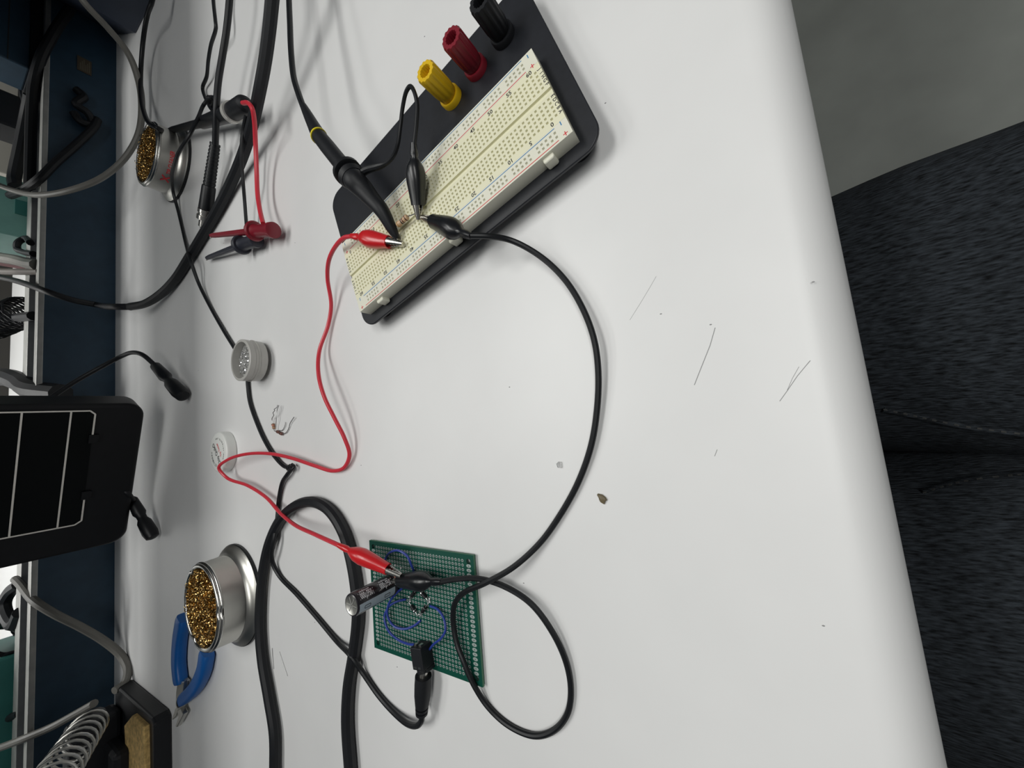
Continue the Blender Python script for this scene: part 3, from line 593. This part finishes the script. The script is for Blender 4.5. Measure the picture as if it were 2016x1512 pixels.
grabber((416, 464, 12), (503, 455, 14), (540, 453, 12), DRED, 'dark red hook grabber')
grabber((408, 508, 5), (477, 482, 11), (507, 472, 9), mat('dark_slate_plastic', (.022, .024, .035), .45), 'dark slate hook grabber')

# ================================================================== tins
def wool(root, c, R, z0, dome, n, seed):
    random.seed(seed); mb = MB()
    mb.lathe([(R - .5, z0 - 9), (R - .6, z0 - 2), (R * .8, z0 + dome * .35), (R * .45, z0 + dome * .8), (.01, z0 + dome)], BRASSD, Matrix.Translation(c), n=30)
    for _ in range(n):
        a = random.uniform(0, 2 * pi); r = R * .93 * math.sqrt(random.random()); hz = z0 + dome * (1 - (r / R) ** 2) + random.uniform(-1, 1.8)
        p = V((r * math.cos(a), r * math.sin(a), hz)); ax = V((random.gauss(0, 1), random.gauss(0, 1), random.gauss(0, .45))).normalized()
        u = ax.orthogonal().normalized(); v = ax.cross(u); cr_ = random.uniform(.7, 1.7); tw = random.uniform(.25, .6); k = random.randint(9, 15); ph = random.uniform(0, 6)
        pts = [p + ax * (i * tw * .8) + (u * math.cos(ph + i * .8) + v * math.sin(ph + i * .8)) * cr_ for i in range(k)]
        pts = [q for q in pts if math.hypot(q.x, q.y) < R - .4 or q.z > z0 + 2.0]
        if len(pts) > 3: mb.tube([q + c for q in pts], [.2, .34, .34, .2], BRASS, n=3, smooth=False, cap=False)
    return tag(build('brass_wool', mb, root), 'curly brass wool filling the tin', kind='stuff')
def tin(label, c, seed, rot, notches=True, text_ang=None):
    root = thing('tip_cleaner_tin', label, 'tin', c, None); M = Matrix.Translation(V(c)) @ Matrix.Rotation(rot, 4, 'Z')
    mb = MB(); mb.lathe([(43, 0), (46.6, 0), (47, .6), (47, 2.2), (45.8, 2.4), (43, 2.4)], BLK, M, n=64, cap=True); build('rubber_ring', mb, root)
    mb = MB(); mb.lathe([(40, 2.3), (46, 2.4), (46.3, 3.1), (45.4, 4.0), (43.8, 5.0), (41.0, 6.4), (39.6, 8.4), (39.0, 9.6)], STEELB, M, n=96)
    build('base_flange', mb, root, ang=60)
    mb = MB(); mb.lathe([(39.4, 7), (38.8, 9), (38.0, 26.5)], STEELB, M, n=96); bd = build('body', mb, root, ang=60)
    def rm(a, z):
        if not notches: return 1
        k = 1
        for a0 in (0.35, 2.45, 4.54):
            dd = abs((a - a0 + pi) % (2 * pi) - pi); k -= .055 * math.exp(-(dd / .09) ** 4)
        return k
    mb = MB(); mb.lathe([(38.0, 26.0), (38.9, 26.6), (39.1, 27.4), (38.6, 28.2), (37.6, 28.5), (37.9, 29.2), (37.6, 30.0), (36.4, 30.6), (34.8, 30.5), (34.0, 29.6), (34.2, 28.0), (34.2, 22)], STEEL, M, n=144, rmod=rm); build('rolled_rim', mb, root, ang=70)
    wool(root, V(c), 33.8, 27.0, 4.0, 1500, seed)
    if text_ang is not None:
        mb = MB()
        def bend(p, off=0):
            a = text_ang + p.x / 38.6; return V(c) + V((38.9 * math.cos(a), 38.9 * math.sin(a), 16.5 + p.y))
        text(mb, 'TIP CLEANER', 6.0, None, PRED, sx=.8, bend=lambda p: bend(V((p.x + 4, p.y - 1, 0))))
        text(mb, 'X', 11, None, PRED, sx=1.1, bend=lambda p: bend(V((p.x - 17, p.y, 0)))); text(mb, 'X', 6, None, PRED, sx=1.4, bend=lambda p: bend(V((p.x - 17, p.y, 0))))
        text(mb, '599', 4.2, None, PRED, bend=lambda p: bend(V((p.x + 14, p.y - 8, 0))))
        tag(build('lettering', mb, bd, smooth=False), 'red printed lettering')
    return root
tin('large steel tin of brass wool beside the blue cutters', (-136, 445, 0), 3, .2)
tin('steel tin of brass wool with red lettering behind the cable tangle', (377, 583, 0), 5, 1.4, notches=False, text_ang=math.radians(-128))
# open jar of tip tinner
jc = V((82, 381, 0)); root = thing('tinner_jar', 'small milky open jar of silvery tip tinner on the black cord', 'jar', jc)
M = Matrix.Translation(jc)
mb = MB(); mb.lathe([(.01, 3.6), (17.5, 3.6), (18.6, 4.4), (18.6, 10), (19.2, 10.3), (19.2, 11), (18.4, 11.4), (18.4, 14), (18.9, 14.3), (18.9, 18.6), (18.3, 19.0), (16.6, 19.0), (16.4, 18.5), (16.4, 12)], JARP, M, n=56); build('body', mb, root)
random.seed(2); mb = MB(); mb.lathe([(16.3, 13), (13, 13.2), (8, 13.4), (.01, 13.5)], TINN, M, n=32)
for _ in range(70):
    a = random.uniform(0, 2 * pi); r = 14.6 * math.sqrt(random.random()); mb.ball(jc + V((r * math.cos(a), r * math.sin(a), 13.4)), random.uniform(.8, 2.0), TINN if random.random() < .75 else SOLDER, n=6, sc3=(1, random.uniform(.6, 1.2), random.uniform(.5, 1)))
tag(build('tip_tinner', mb, root, smooth=False), 'lumpy silvery tip tinner', kind='stuff')
# lid
lc = V((2, 459, 0)); root = thing('jar_lid', 'round white jar lid with black and red printed text under the red wire', 'lid', lc); M = Matrix.Translation(lc)
mb = MB(); mb.lathe([(19.6, 0), (20.2, .4), (20.2, 7.6), (19.6, 8.6), (18.4, 9.0), (.01, 9.0)], LIDP, M, n=64); b = build('body', mb, root, ang=50)
mb = MB(); xd = V((.80, .60, 0)).normalized(); yd = V((0, 0, 1)).cross(xd)
T3 = lambda dx, dy: frame(lc + V((0, 0, 9.05)) + xd * dx + yd * dy, xd, yd)
text(mb, 'Chip Quik\u00ae', 6.4, T3(0, 3.0), PBLK, sx=.85); text(mb, 'Tip Tinner', 4.4, T3(0, -4.0), PRED, sx=.85)
def arc(t, rad, size, a_mid, flip, m):
    stp = size * .72 / rad; n = len(t)
    for i, ch in enumerate(t):
        a = a_mid + (i - (n - 1) / 2) * stp * (1 if flip else -1)
        pos = xd * math.cos(a) * rad + yd * math.sin(a) * rad; tang = (-xd * math.sin(a) + yd * math.cos(a)) * (1 if flip else -1)
        text(mb, ch, size, frame(lc + V((0, 0, 9.05)) + pos, tang, V((0, 0, 1)).cross(tang)), m)
arc('www.chipquik.com', 13.6, 2.9, -pi / 2, True, PBLK); arc('CTINNERV', 13.4, 3.4, pi / 2, False, PBLK)
tag(build('lettering', mb, b, smooth=False), 'black and red printed lettering')

# ================================================================== cutters
pl = thing('flush_cutters', 'blue handled flush cutters lying open beyond the large steel tin', 'pliers', bp(356, 1330, 0))
def handle(pts, wd, th, z):
    P = catmull([bp(a, b, z) for a, b in pts], 8); mb = MB(); rs = []; N = len(P)
    for i, p in enumerate(P):
        t = (P[min(i + 1, N - 1)] - P[max(i - 1, 0)]).normalized(); s_ = t.cross(V((0, 0, 1))).normalized(); u = i / (N - 1)
        k = min(u, 1 - u); e = .86 + .14 * min(1, k / .05); ww = (wd[0] * (1 - u) + wd[1] * u) * e
        rs.append([p + s_ * ww * math.copysign(abs(math.cos(q)) ** .55, math.cos(q)) + V((0, 0, th * e * math.copysign(abs(math.sin(q)) ** .6, math.sin(q)))) for q in [2 * pi * k_ / 20 for k_ in range(20)]])
    mb.rings(rs, GBLUE); return build('handle', mb, pl, ang=60)
handle([(361, 1216), (354, 1260), (352, 1305), (356, 1345)], (9, 8.5), 5.6, 6)
handle([(408, 1283), (402, 1318), (386, 1352), (360, 1378)], (8.5, 6.2), 5.6, 6)
mb = MB(); zf = lambda x, y: bp(x, y, 6)
def plate(pts, z0, z1, m, name):
    mb = MB(); mb.prism([(bp(a, b, (z0 + z1) / 2).x, bp(a, b, (z0 + z1) / 2).y) for a, b in pts], z0, z1, m); o = build(name, mb, pl, smooth=False); bevel(o, .6); return o
plate([(354, 1340), (366, 1340), (364, 1370), (360, 1392), (353, 1398), (350, 1385), (351, 1360)], 4, 8, STEELB, 'jaw_arm')
plate([(366, 1335), (371, 1340), (366, 1372), (362, 1392), (356, 1396), (360, 1370)], 2, 5.5, STEELB, 'jaw_arm')
plate([(352, 1390), (360, 1392), (366, 1404), (353, 1429), (350, 1428), (356, 1408)], 3, 7.5, STEELB, 'jaw')
plate([(350, 1392), (356, 1394), (352, 1407), (344, 1415), (343, 1412), (347, 1402)], 3, 7.5, STEELB, 'jaw')
mb = MB(); c = bp(352, 1385, 8.5); mb.lathe([(2.6, -1), (4.0, -1), (4.0, 1.0), (2.6, 1.0), (2.6, -1)], BLKM, Matrix.Translation(c), n=20); build('pivot', mb, pl)

# ================================================================== soldering stand
ss = thing('soldering_iron_stand', 'black soldering iron stand with a coiled spring holder and tan sponge', 'stand', (-380, 690, 0))
SX1, SY0, SY1 = -296, 622, 772
mb = MB(); mb.prism([(-520, SY0), (SX1, SY0), (SX1 + 4, SY0 + 8), (SX1 + 4, SY1 - 6), (SX1 - 4, SY1), (-520, SY1)], 0, 16, BLKM); o = build('base', mb, ss, smooth=False); bevel(o, 2.5, 3)
mb = MB(); a, b, c_, d_ = bp(253, 1424, 17), bp(268, 1405, 17), bp(292, 1427, 17), bp(294, 1530, 17); e_ = bp(258, 1530, 17)
mb.prism([(p.x, p.y) for p in (e_, d_, c_, b, a)], 14, 21, SPONGE); o = build('sponge', mb, ss, smooth=False); bevel(o, 1.2); tag(o, 'tan cleaning sponge')
mb = MB(); q = [bp(175, 1395, y=745), bp(215, 1390, y=745), bp(228, 1440, y=745), bp(226, 1540, y=745), bp(150, 1540, y=745)]
mb.box((-520, 735, 16), (-312, 772, 62), BLKM); mb.box((-470, 690, 16), (-340, 740, 34), BLKM); o = build('upright', mb, ss, smooth=False); bevel(o, 6, 3)
AX0, AX1 = bp(176, 1428, y=690), bp(88, 1560, y=590)
mb = MB(); ax = (AX1 - AX0); L = ax.length; ax.normalize(); u = ax.orthogonal().normalized(); v = ax.cross(u)
turns = 9; pts = []
for i in range(turns * 20):
    t = i / 20; pts.append(AX0 + ax * (L * t / turns) + (u * math.cos(2 * pi * t) + v * math.sin(2 * pi * t)) * (15.5 + .25 * t))
mb.tube(pts, 1.35, STEELB, n=8, smooth=False); tag(build('spring_coil', mb, ss), 'steel coil spring')
mb = MB(); mb.tube([AX0 - ax * 18, AX0 - ax * 2, AX0 + ax * 12], [10, 12, 9], BLKM, n=20, smooth=False); build('socket', mb, ss)

# ================================================================== upright instrument on a wire stand
y0 = 598.0
IA, IB = bp(283, 800, 27), bp(246, 1052, 27)
ix = (V((IA.x, IA.y, 0)) - V((IB.x, IB.y, 0))); IW = ix.length; ix.normalize(); iy = V((0, 0, 1)).cross(ix)   # iy points away from the viewer
MI = Matrix((ix, V((0, 0, 1)), -iy)).transposed().to_4x4(); MI.translation = V((IB.x, IB.y, 25))
def ip(px, py):                              # pixel on the instrument's front plane -> local (x along, y up)
    d = RA.transposed() @ V(((px - 1008) / F_PX, -(py - 756) / F_PX, -1)); nrm = iy; t = (MI.translation - CAMC).dot(nrm) / d.dot(nrm)
    q = MI.inverted() @ (CAMC + d * t); return q.x, q.y
ins = thing('display_instrument', 'black upright display unit with pale outlined dark panel standing behind the bench items', 'monitor', (IB + IA) / 2 - V((0, 0, 27)))
HT = 260
mb = MB(); mb.prism(rrect(-10, IW + 3, 0, HT, 16, 8), -34, 0, DKP, MI); o = build('housing', mb, ins); bevel(o, 4, 4)
x0, yb_ = ip(160, 1030); x1, yt_ = ip(187, 808)
fx0, fx1, fy0 = x0, x1, (yb_ + yt_) / 2
mb = MB(); mb.prism(rrect(fx0, fx1, fy0, HT - 20, 5, 5), 0.02, .8, SCREEN, MI); scr = build('panel', mb, ins, smooth=False)
mb = MB()
def bar(xa, ya, xb, yb2, wd=.7):
    A = V((xa, ya, 1.0)); B = V((xb, yb2, 1.0)); n = (B - A).cross(V((0, 0, 1))).normalized() * wd; Z = V((0, 0, .5))
    mb.add([MI @ p for p in (A - n, A + n, B + n, B - n, A - n + Z, A + n + Z, B + n + Z, B - n + Z)], [(0, 1, 2, 3), (4, 7, 6, 5), (0, 4, 5, 1), (1, 5, 6, 2), (2, 6, 7, 3), (3, 7, 4, 0)], LINEG)
g1 = fx0 + (fx1 - fx0) * .26; g2 = fx0 + (fx1 - fx0) * .76
for seg in ((fx0, fy0 + 5, fx0, HT - 20), (fx1, fy0 + 4, fx1, HT - 20), (fx0 + 4, fy0, g1, fy0), (g2, fy0, fx1 - 4, fy0), (fx0, fy0 + 5, fx0 + 4, fy0), (fx1 - 4, fy0, fx1, fy0 + 4)): bar(*seg)
for pyx in (126, 31):
    _, yy = ip(pyx, 925); bar(fx0, yy, fx1, yy)
build('trim_line', mb, scr, smooth=False)
for g_ in (g1, g2): mb = MB(); mb.box((g_ - 5, fy0 - 5, .2), (g_ + 5, fy0 + 3, 3), DKP, MI); o = build('latch', mb, ins, smooth=False); bevel(o, .6)
def leg(pts, foot, f2):
    mb = MB(); mb.tube(pts, 2.6, BLKM, n=12); l_ = build('stand_leg', mb, ins); A, B = foot, f2; d = (B - A).normalized()
    L = (B - A).length; mb = MB(); mb.tube([A, A + d * L * .05, A + d * L * .38, A + d * L * .45, A + d * L * .52, A + d * L * .6, A + d * L * .85, A + d * L * .97, B], [3.5, 5.4, 6.6, 4.8, 4.8, 7.0, 7.8, 6.5, 3], BLK, n=20, smooth=False); build('rubber_foot', mb, l_)
F1 = bp(308, 722, 16)
leg([bp(90, 790, y=700), bp(150, 750, y=700), bp(200, 722, y=690), bp(238, 702, y=670), bp(262, 694, y=640), bp(283, 700, y=618), F1], bp(304, 718, 17), bp(362, 782, 8))
F2 = bp(262, 985, 22)
leg([bp(180, 960, y=690), bp(225, 962, y=675), bp(250, 970, y=655), F2], bp(258, 980, 22), bp(302, 1060, 8))

# ================================================================== things behind and beside
psu = thing('power_supply', 'dark navy instrument case at the far end of the bench', 'instrument', (830, 760, 0))
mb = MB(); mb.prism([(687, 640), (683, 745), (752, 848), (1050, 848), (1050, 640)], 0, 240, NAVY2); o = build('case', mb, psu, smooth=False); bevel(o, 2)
ins2 = thing('instrument_case', 'navy instrument case resting on the ledge above the riser', 'instrument', (830, 1000, 80))
mb = MB(); mb.box((622, 866, 92), (1150, 930, 300), NAVY); o = build('case', mb, ins2, smooth=False); bevel(o, 2)
mb = MB(); mb.box((614, 862, 80), (1150, 935, 92), BLKM); build('plinth', mb, ins2, smooth=False)
mb = MB(); mb.box((622, 865.6, 112), (1150, 866, 113.2), PBLK); build('seam', mb, ins2, smooth=False)
pa = bp(152, 108, y=851.5); pb = bp(180, 150, y=851.5)
lb = MB(); x_0, x_1 = sorted((pa.x, pb.x)); z_0, z_1 = sorted((pa.z, pb.z))
lb.box((x_0, 851.2, z_0), (x_1, 852, z_1), LBLT)
plq = tag(build('label_plate', lb, loc=((x_0 + x_1) / 2, 851.6, z_0), smooth=False), 'small tan text plate on the navy riser', 'label')
lb = MB()
for k in range(6): lb.box((x_0 + 3, 851.05, z_0 + 2 + k * (z_1 - z_0 - 4) / 6), (x_1 - 3 - (k % 3) * 4, 851.2, z_0 + 2.9 + k * (z_1 - z_0 - 4) / 6), mat('label_ink', (.16, .14, .10), .6))
build('text_lines', lb, plq, smooth=False)
# grey cables
cable('grey_cable', 'grey cable hanging in a wide loop in front of the riser by the navy case', 'cable', [bp(140, -30, y=640), bp(170, 10, y=640), bp(215, 58, y=650), bp(252, 105, y=660), bp(273, 160, y=668), bp(279, 215, y=672), bp(272, 265, y=680), bp(245, 312, y=700), bp(200, 350, y=730), bp(140, 374, y=770), bp(80, 384, y=820), bp(30, 376, y=880), bp(-10, 362, y=900)], 3.9, GREYC)
cable('grey_cable', 'grey cable dropping over the riser to the soldering iron stand', 'cable', [bp(30, 1140, y=930), bp(42, 1152, y=900), bp(70, 1185, y=845), bp(110, 1210, y=825), bp(160, 1235, y=815), bp(205, 1262, y=805), bp(238, 1290, y=790), bp(252, 1320, y=770), bp(245, 1345, y=765), bp(225, 1360, y=760)], 4.8, GREYC)
cable('grey_cable', 'thin grey cable rising from the stand across the riser at lower left', 'cable', [bp(185, 1385, y=760), bp(150, 1405, y=790), bp(100, 1432, y=825), bp(50, 1453, y=850), bp(0, 1472, y=900), bp(-40, 1485, y=930)], 4.6, GREYC)
# dark cables lying along the ledge
cable('ledge_cable', 'thick black cable drooping from the navy case onto the ledge', 'cable', [bp(165, -20, y=835), bp(125, 35, y=835), bp(100, 75, y=840), bp(78, 120, y=850), bp(66, 170, y=872), bp(62, 230, y=890), bp(60, 300, y=900), bp(58, 370, y=905)], 6.5, BLKM)
cable('ledge_cable', 'black cable making a small loop above the ledge beside the beige drawers', 'cable', [bp(80, 150, y=895), bp(62, 132, y=930), bp(46, 142, y=950), bp(41, 165, y=955), bp(48, 200, y=950), bp(64, 225, y=920)], 3.6, BLKM)
cable('ledge_cable', 'black cable crossing the top of the riser diagonally near the tip cleaner tin', 'cable', [bp(192, 235, y=840), bp(185, 250, y=838), bp(150, 285, y=840), bp(110, 320, y=842), bp(80, 350, y=845), bp(50, 372, y=880), bp(20, 385, y=940)], 5.5, BLKM)
cable('ledge_cable', 'broad black ribbon cable leaning over the pale lips beside the green case', 'cable', [bp(60, 190, y=900), bp(50, 240, y=930), bp(38, 300, y=950), bp(28, 350, y=960), bp(30, 368, y=950)], 8, BLKM)
cable('ledge_cable', 'small tangle of black cable hanging on the navy riser under the label plate', 'cable', [bp(150, 176, y=846), bp(165, 190, y=842), bp(150, 205, y=842), bp(172, 222, y=842), bp(182, 245, y=842), bp(160, 240, y=842), bp(145, 222, y=845)], 5.5, BLKM)
cable('ledge_cable', 'stout pale grey cable crossing both metal lips', 'cable', [bp(-30, 500, y=1050), bp(0, 507, y=1020), bp(30, 512, y=980), bp(60, 520, y=900), bp(74, 522, y=872)], 8.5, GREYC)
cable('ledge_cable', 'brown-grey cable crossing both metal lips next to the stout grey one', 'cable', [bp(-30, 530, y=1050), bp(0, 534, y=1020), bp(40, 535, y=960), bp(80, 535, y=868)], 5.0, mat('brown_grey_jacket', (.10, .085, .075), .5))
cable('ledge_cable', 'black hooked cable end curling above the ledge', 'cable', [bp(66, 500, y=900), bp(45, 496, y=960), bp(34, 490, y=975), bp(35, 478, y=975), bp(48, 470, y=975), bp(60, 478, y=905)], 4.5, BLKM)
cable('ledge_cable', 'black cable crossing the lips beside the perforated sleeve', 'cable', [bp(-30, 632, y=1050), bp(0, 628, y=1030), bp(35, 625, y=980), bp(66, 622, y=890)], 7.0, BLKM)
cable('ledge_cable', 'black cable bent like a hook at the lower left above the ledge', 'cable', [bp(38, 1150, y=975), bp(20, 1165, y=1000), bp(8, 1188, y=1010), bp(12, 1210, y=1000), bp(26, 1230, y=975), bp(40, 1205, y=940)], 8.0, BLKM)
cable('ledge_cable', 'dark cable lump draped over the lips against the display unit', 'cable', [bp(-20, 745, y=1030), bp(10, 742, y=1000), bp(40, 752, y=960), bp(66, 768, y=880), bp(120, 775, y=830)], 14, BLKM)
cable('ledge_cable', 'short black cable stub poking over the rear lip at the bottom corner', 'cable', [bp(0, 1422, y=1030), bp(15, 1415, y=1000), bp(40, 1403, y=940)], 5.5, BLKM)
def slab(name, label, cat, pts, y, depth, m, extra=None):
    P = [bp(a, b, y=y) for a, b in pts]; mb = MB(); n = len(P)
    zmin = min(p.z for p in P)
    M = Matrix(((1, 0, 0, 0), (0, 0, -1, y + depth), (0, 1, 0, 0), (0, 0, 0, 1)))
    mb.prism([(p.x, p.z) for p in P], 0, depth, m, M)
    o = build(name, mb, loc=((min(p.x for p in P) + max(p.x for p in P)) / 2, y + depth / 2, zmin), smooth=False); bevel(o, 1.5); return tag(o, label, cat)
def stand_box(name, label, cat, p1, p2, y, depth, zb, zt, m):
    a, b = bp(*p1, y=y), bp(*p2, y=y); mb = MB(); mb.box((min(a.x, b.x), y, zb), (max(a.x, b.x), y + depth, zt), m)
    o = build(name, mb, loc=((a.x + b.x) / 2, y + depth / 2, zb), smooth=False); bevel(o, 3); return tag(o, label, cat)
g = stand_box('plastic_case', 'pale green plastic case standing behind the ledge', 'case', (20, 350), (20, 462), 985, 120, -4, 190, TEALL)
mb = MB(); a, b = bp(30, 392, y=984), bp(50, 425, y=984); mb.box((b.x, 983, 70), (a.x, 985, a.z), TEAL); build('latch', mb, g, smooth=False)
stand_box('plastic_case', 'dark green plastic case behind the ledge at the lower corner', 'case', (10, 1295), (10, 1560), 985, 120, -4, 175, TEAL)
g = stand_box('drawer_cabinet', 'beige cabinet with thin dark drawer lines behind the ledge', 'cabinet', (20, 112), (20, 345), 1260, 300, -4, 420, BEIG2)
mb = MB()
for zz in (30, 38, 66, 120, 130, 200): mb.box((bp(20, 345, y=1260).x + 4, 1259.2, zz), (bp(20, 112, y=1260).x - 4, 1260, zz + 1.6), PBLK)
build('drawer_gap', mb, g, smooth=False)
stand_box('dark_cabinet', 'dark cabinet standing on the far bench', 'cabinet', (5, 470), (5, 780), 2060, 70, -4, 700, mat('far_dark_paint', (.02, .018, .015), .6))
stand_box('mains_plug', 'black mains plug lying over the cabinet front', 'plug', (20, 182), (20, 248), 990, 60, -4, 118, BLKM)
stand_box('binder', 'dark red and white binder standing behind the ledge', 'binder', (10, 468), (10, 505), 1150, 60, -4, 200, mat('binder_red', (.12, .01, .015), .5))
def mesh_sleeve(label, A, B, r):
    mb = MB(); d = (B - A).normalized(); u = d.orthogonal().normalized(); v = d.cross(u); L = (B - A).length
    for sgn in (1, -1):
        for k in range(8):
            mb.tube([A + d * L * i / 24 + (u * math.cos(sgn * i * .35 + k * pi / 4) + v * math.sin(sgn * i * .35 + k * pi / 4)) * r for i in range(25)], 1.5, BLKM, n=4, smooth=False)
    return tag(build('cable_sleeve', mb, loc=A), label, 'cable sleeve')
mesh_sleeve('open black mesh sleeve behind the ledge near the grey cables', bp(48, 612, y=990), bp(-20, 640, y=1060), 24)
mesh_sleeve('open black mesh sleeve behind the ledge at the lower left', bp(30, 1245, y=990), bp(-20, 1275, y=1060), 26)

# ================================================================== person seated at the bench: only the lap is in view
pe = thing('person', 'person seated at the bench in dark worn denim jeans, hands out of view', 'person', (-38, -330, -760))
def skin(name, verts, edges, radii, m, lvl=2, root=0):
    me = bpy.data.meshes.new(name); me.from_pydata([((V(v) - V(pe['_o'])) * S)[:] for v in verts], edges, []); o = bpy.data.objects.new(name, me); COL.objects.link(o); o.parent = pe; o['_o'] = list(pe['_o'])
    sk = o.modifiers.new('skin', 'SKIN'); sk.use_smooth_shade = True
    for i, r in enumerate(radii): rr_ = r if isinstance(r, tuple) else (r, r); me.skin_vertices[0].data[i].radius = (rr_[0] * S, rr_[1] * S); me.skin_vertices[0].data[i].use_root = (i == root)
    sb = o.modifiers.new('sub', 'SUBSURF'); sb.levels = sb.render_levels = lvl; me.materials.append(m); return o
cxp = -38
vs = [(cxp, -330, -200), (cxp, -345, -110), (cxp, -350, -20)]
es = [(0, 1), (1, 2)]; ra = [(125, 105), (140, 95), (135, 90)]
for sg in (1, -1):
    b = len(vs); cxp = -38 if sg > 0 else -58; vs += [(cxp + sg * 86, -290, -215), (cxp + sg * 88, -180, -212), (cxp + sg * 86, -60, -206), (cxp + sg * 86, 100, -204), (cxp + sg * 88, 165, -220), (cxp + sg * 90, 168, -330), (cxp + sg * 92, 140, -520), (cxp + sg * 95, 125, -690)]
    es += [(0, b)] + [(b + i, b + i + 1) for i in range(7)]; ra += [116, 115, 104, 84, 76, 66, 56, 50]
jeans = skin('jeans', vs, es, ra, DENIM, 3)
dt = bpy.data.textures.new('denim_folds', 'CLOUDS'); dt.noise_scale = 0.07; dt.noise_depth = 2
dm = jeans.modifiers.new('folds', 'DISPLACE'); dm.texture = dt; dm.strength = 0.007; dm.texture_coords = 'LOCAL'
mb = MB()
for sg in (1, -1):
    x = cxp + sg * 95; mb.tube([V((x, 90, -745)), V((x, 130, -735)), V((x, 200, -738)), V((x, 260, -745))], [34, 44, 40, 22], BLKM, n=16, sub=5)
for v in mb.v: v.z = max(v.z, -759.5)
build('shoes', mb, pe)
mb = MB(); mb.lathe([(.01, 0), (150, 0), (158, 20), (150, 45), (.01, 45)], BLKM, Matrix.Translation(V((cxp, -330, -350))) , n=40)
mb.lathe([(25, -410), (25, 0)], STEELB, Matrix.Translation(V((cxp, -330, -350))), n=16, cap=True); mb.lathe([(.01, 0), (200, 0), (210, 8), (190, 16), (.01, 22)], BLKM, Matrix.Translation(V((cxp, -330, -760))), n=40)
bpy.context.view_layer.update(); dg = bpy.context.evaluated_depsgraph_get(); je = jeans.evaluated_get(dg); jm = je.matrix_world.inverted()
def lap(px, py):
    d = (bp(px, py, 0) - CAMC).normalized(); ok, co, no, i = je.ray_cast(jm @ (CAMC * S), d); return (je.matrix_world @ co) / S if ok else None
for pts in ([(1738, 806), (1790, 817), (1840, 828), (1900, 840), (1960, 848), (2030, 857)], [(1815, 969), (1860, 955), (1902, 945), (1982, 935), (2030, 932)]):
    q = [lap(*p) for p in pts]; q = [p for p in q if p is not None]
    if len(q) > 2:
        Q = catmull(q, 8)
        mb = MB(); mb.tube(Q, 1.7, DENIM, n=8, smooth=False)
        for a_ in range(0, len(Q) - 2, 3): mb.tube([Q[a_] + V((0, 0, 1.4)), (Q[a_] + Q[a_ + 1]) / 2 + V((0, 0, 1.9)), Q[a_ + 1] + V((0, 0, 1.4))], .55, THREAD, n=5, smooth=False)
        tag(build('seam', mb, pe), 'faded stitched seam')
st = tag(build('stool', mb, loc=(cxp, -330, -760)), 'round black stool under the seated person', 'stool')
for o in bpy.data.objects:
    if '_o' in o.keys(): del o['_o']
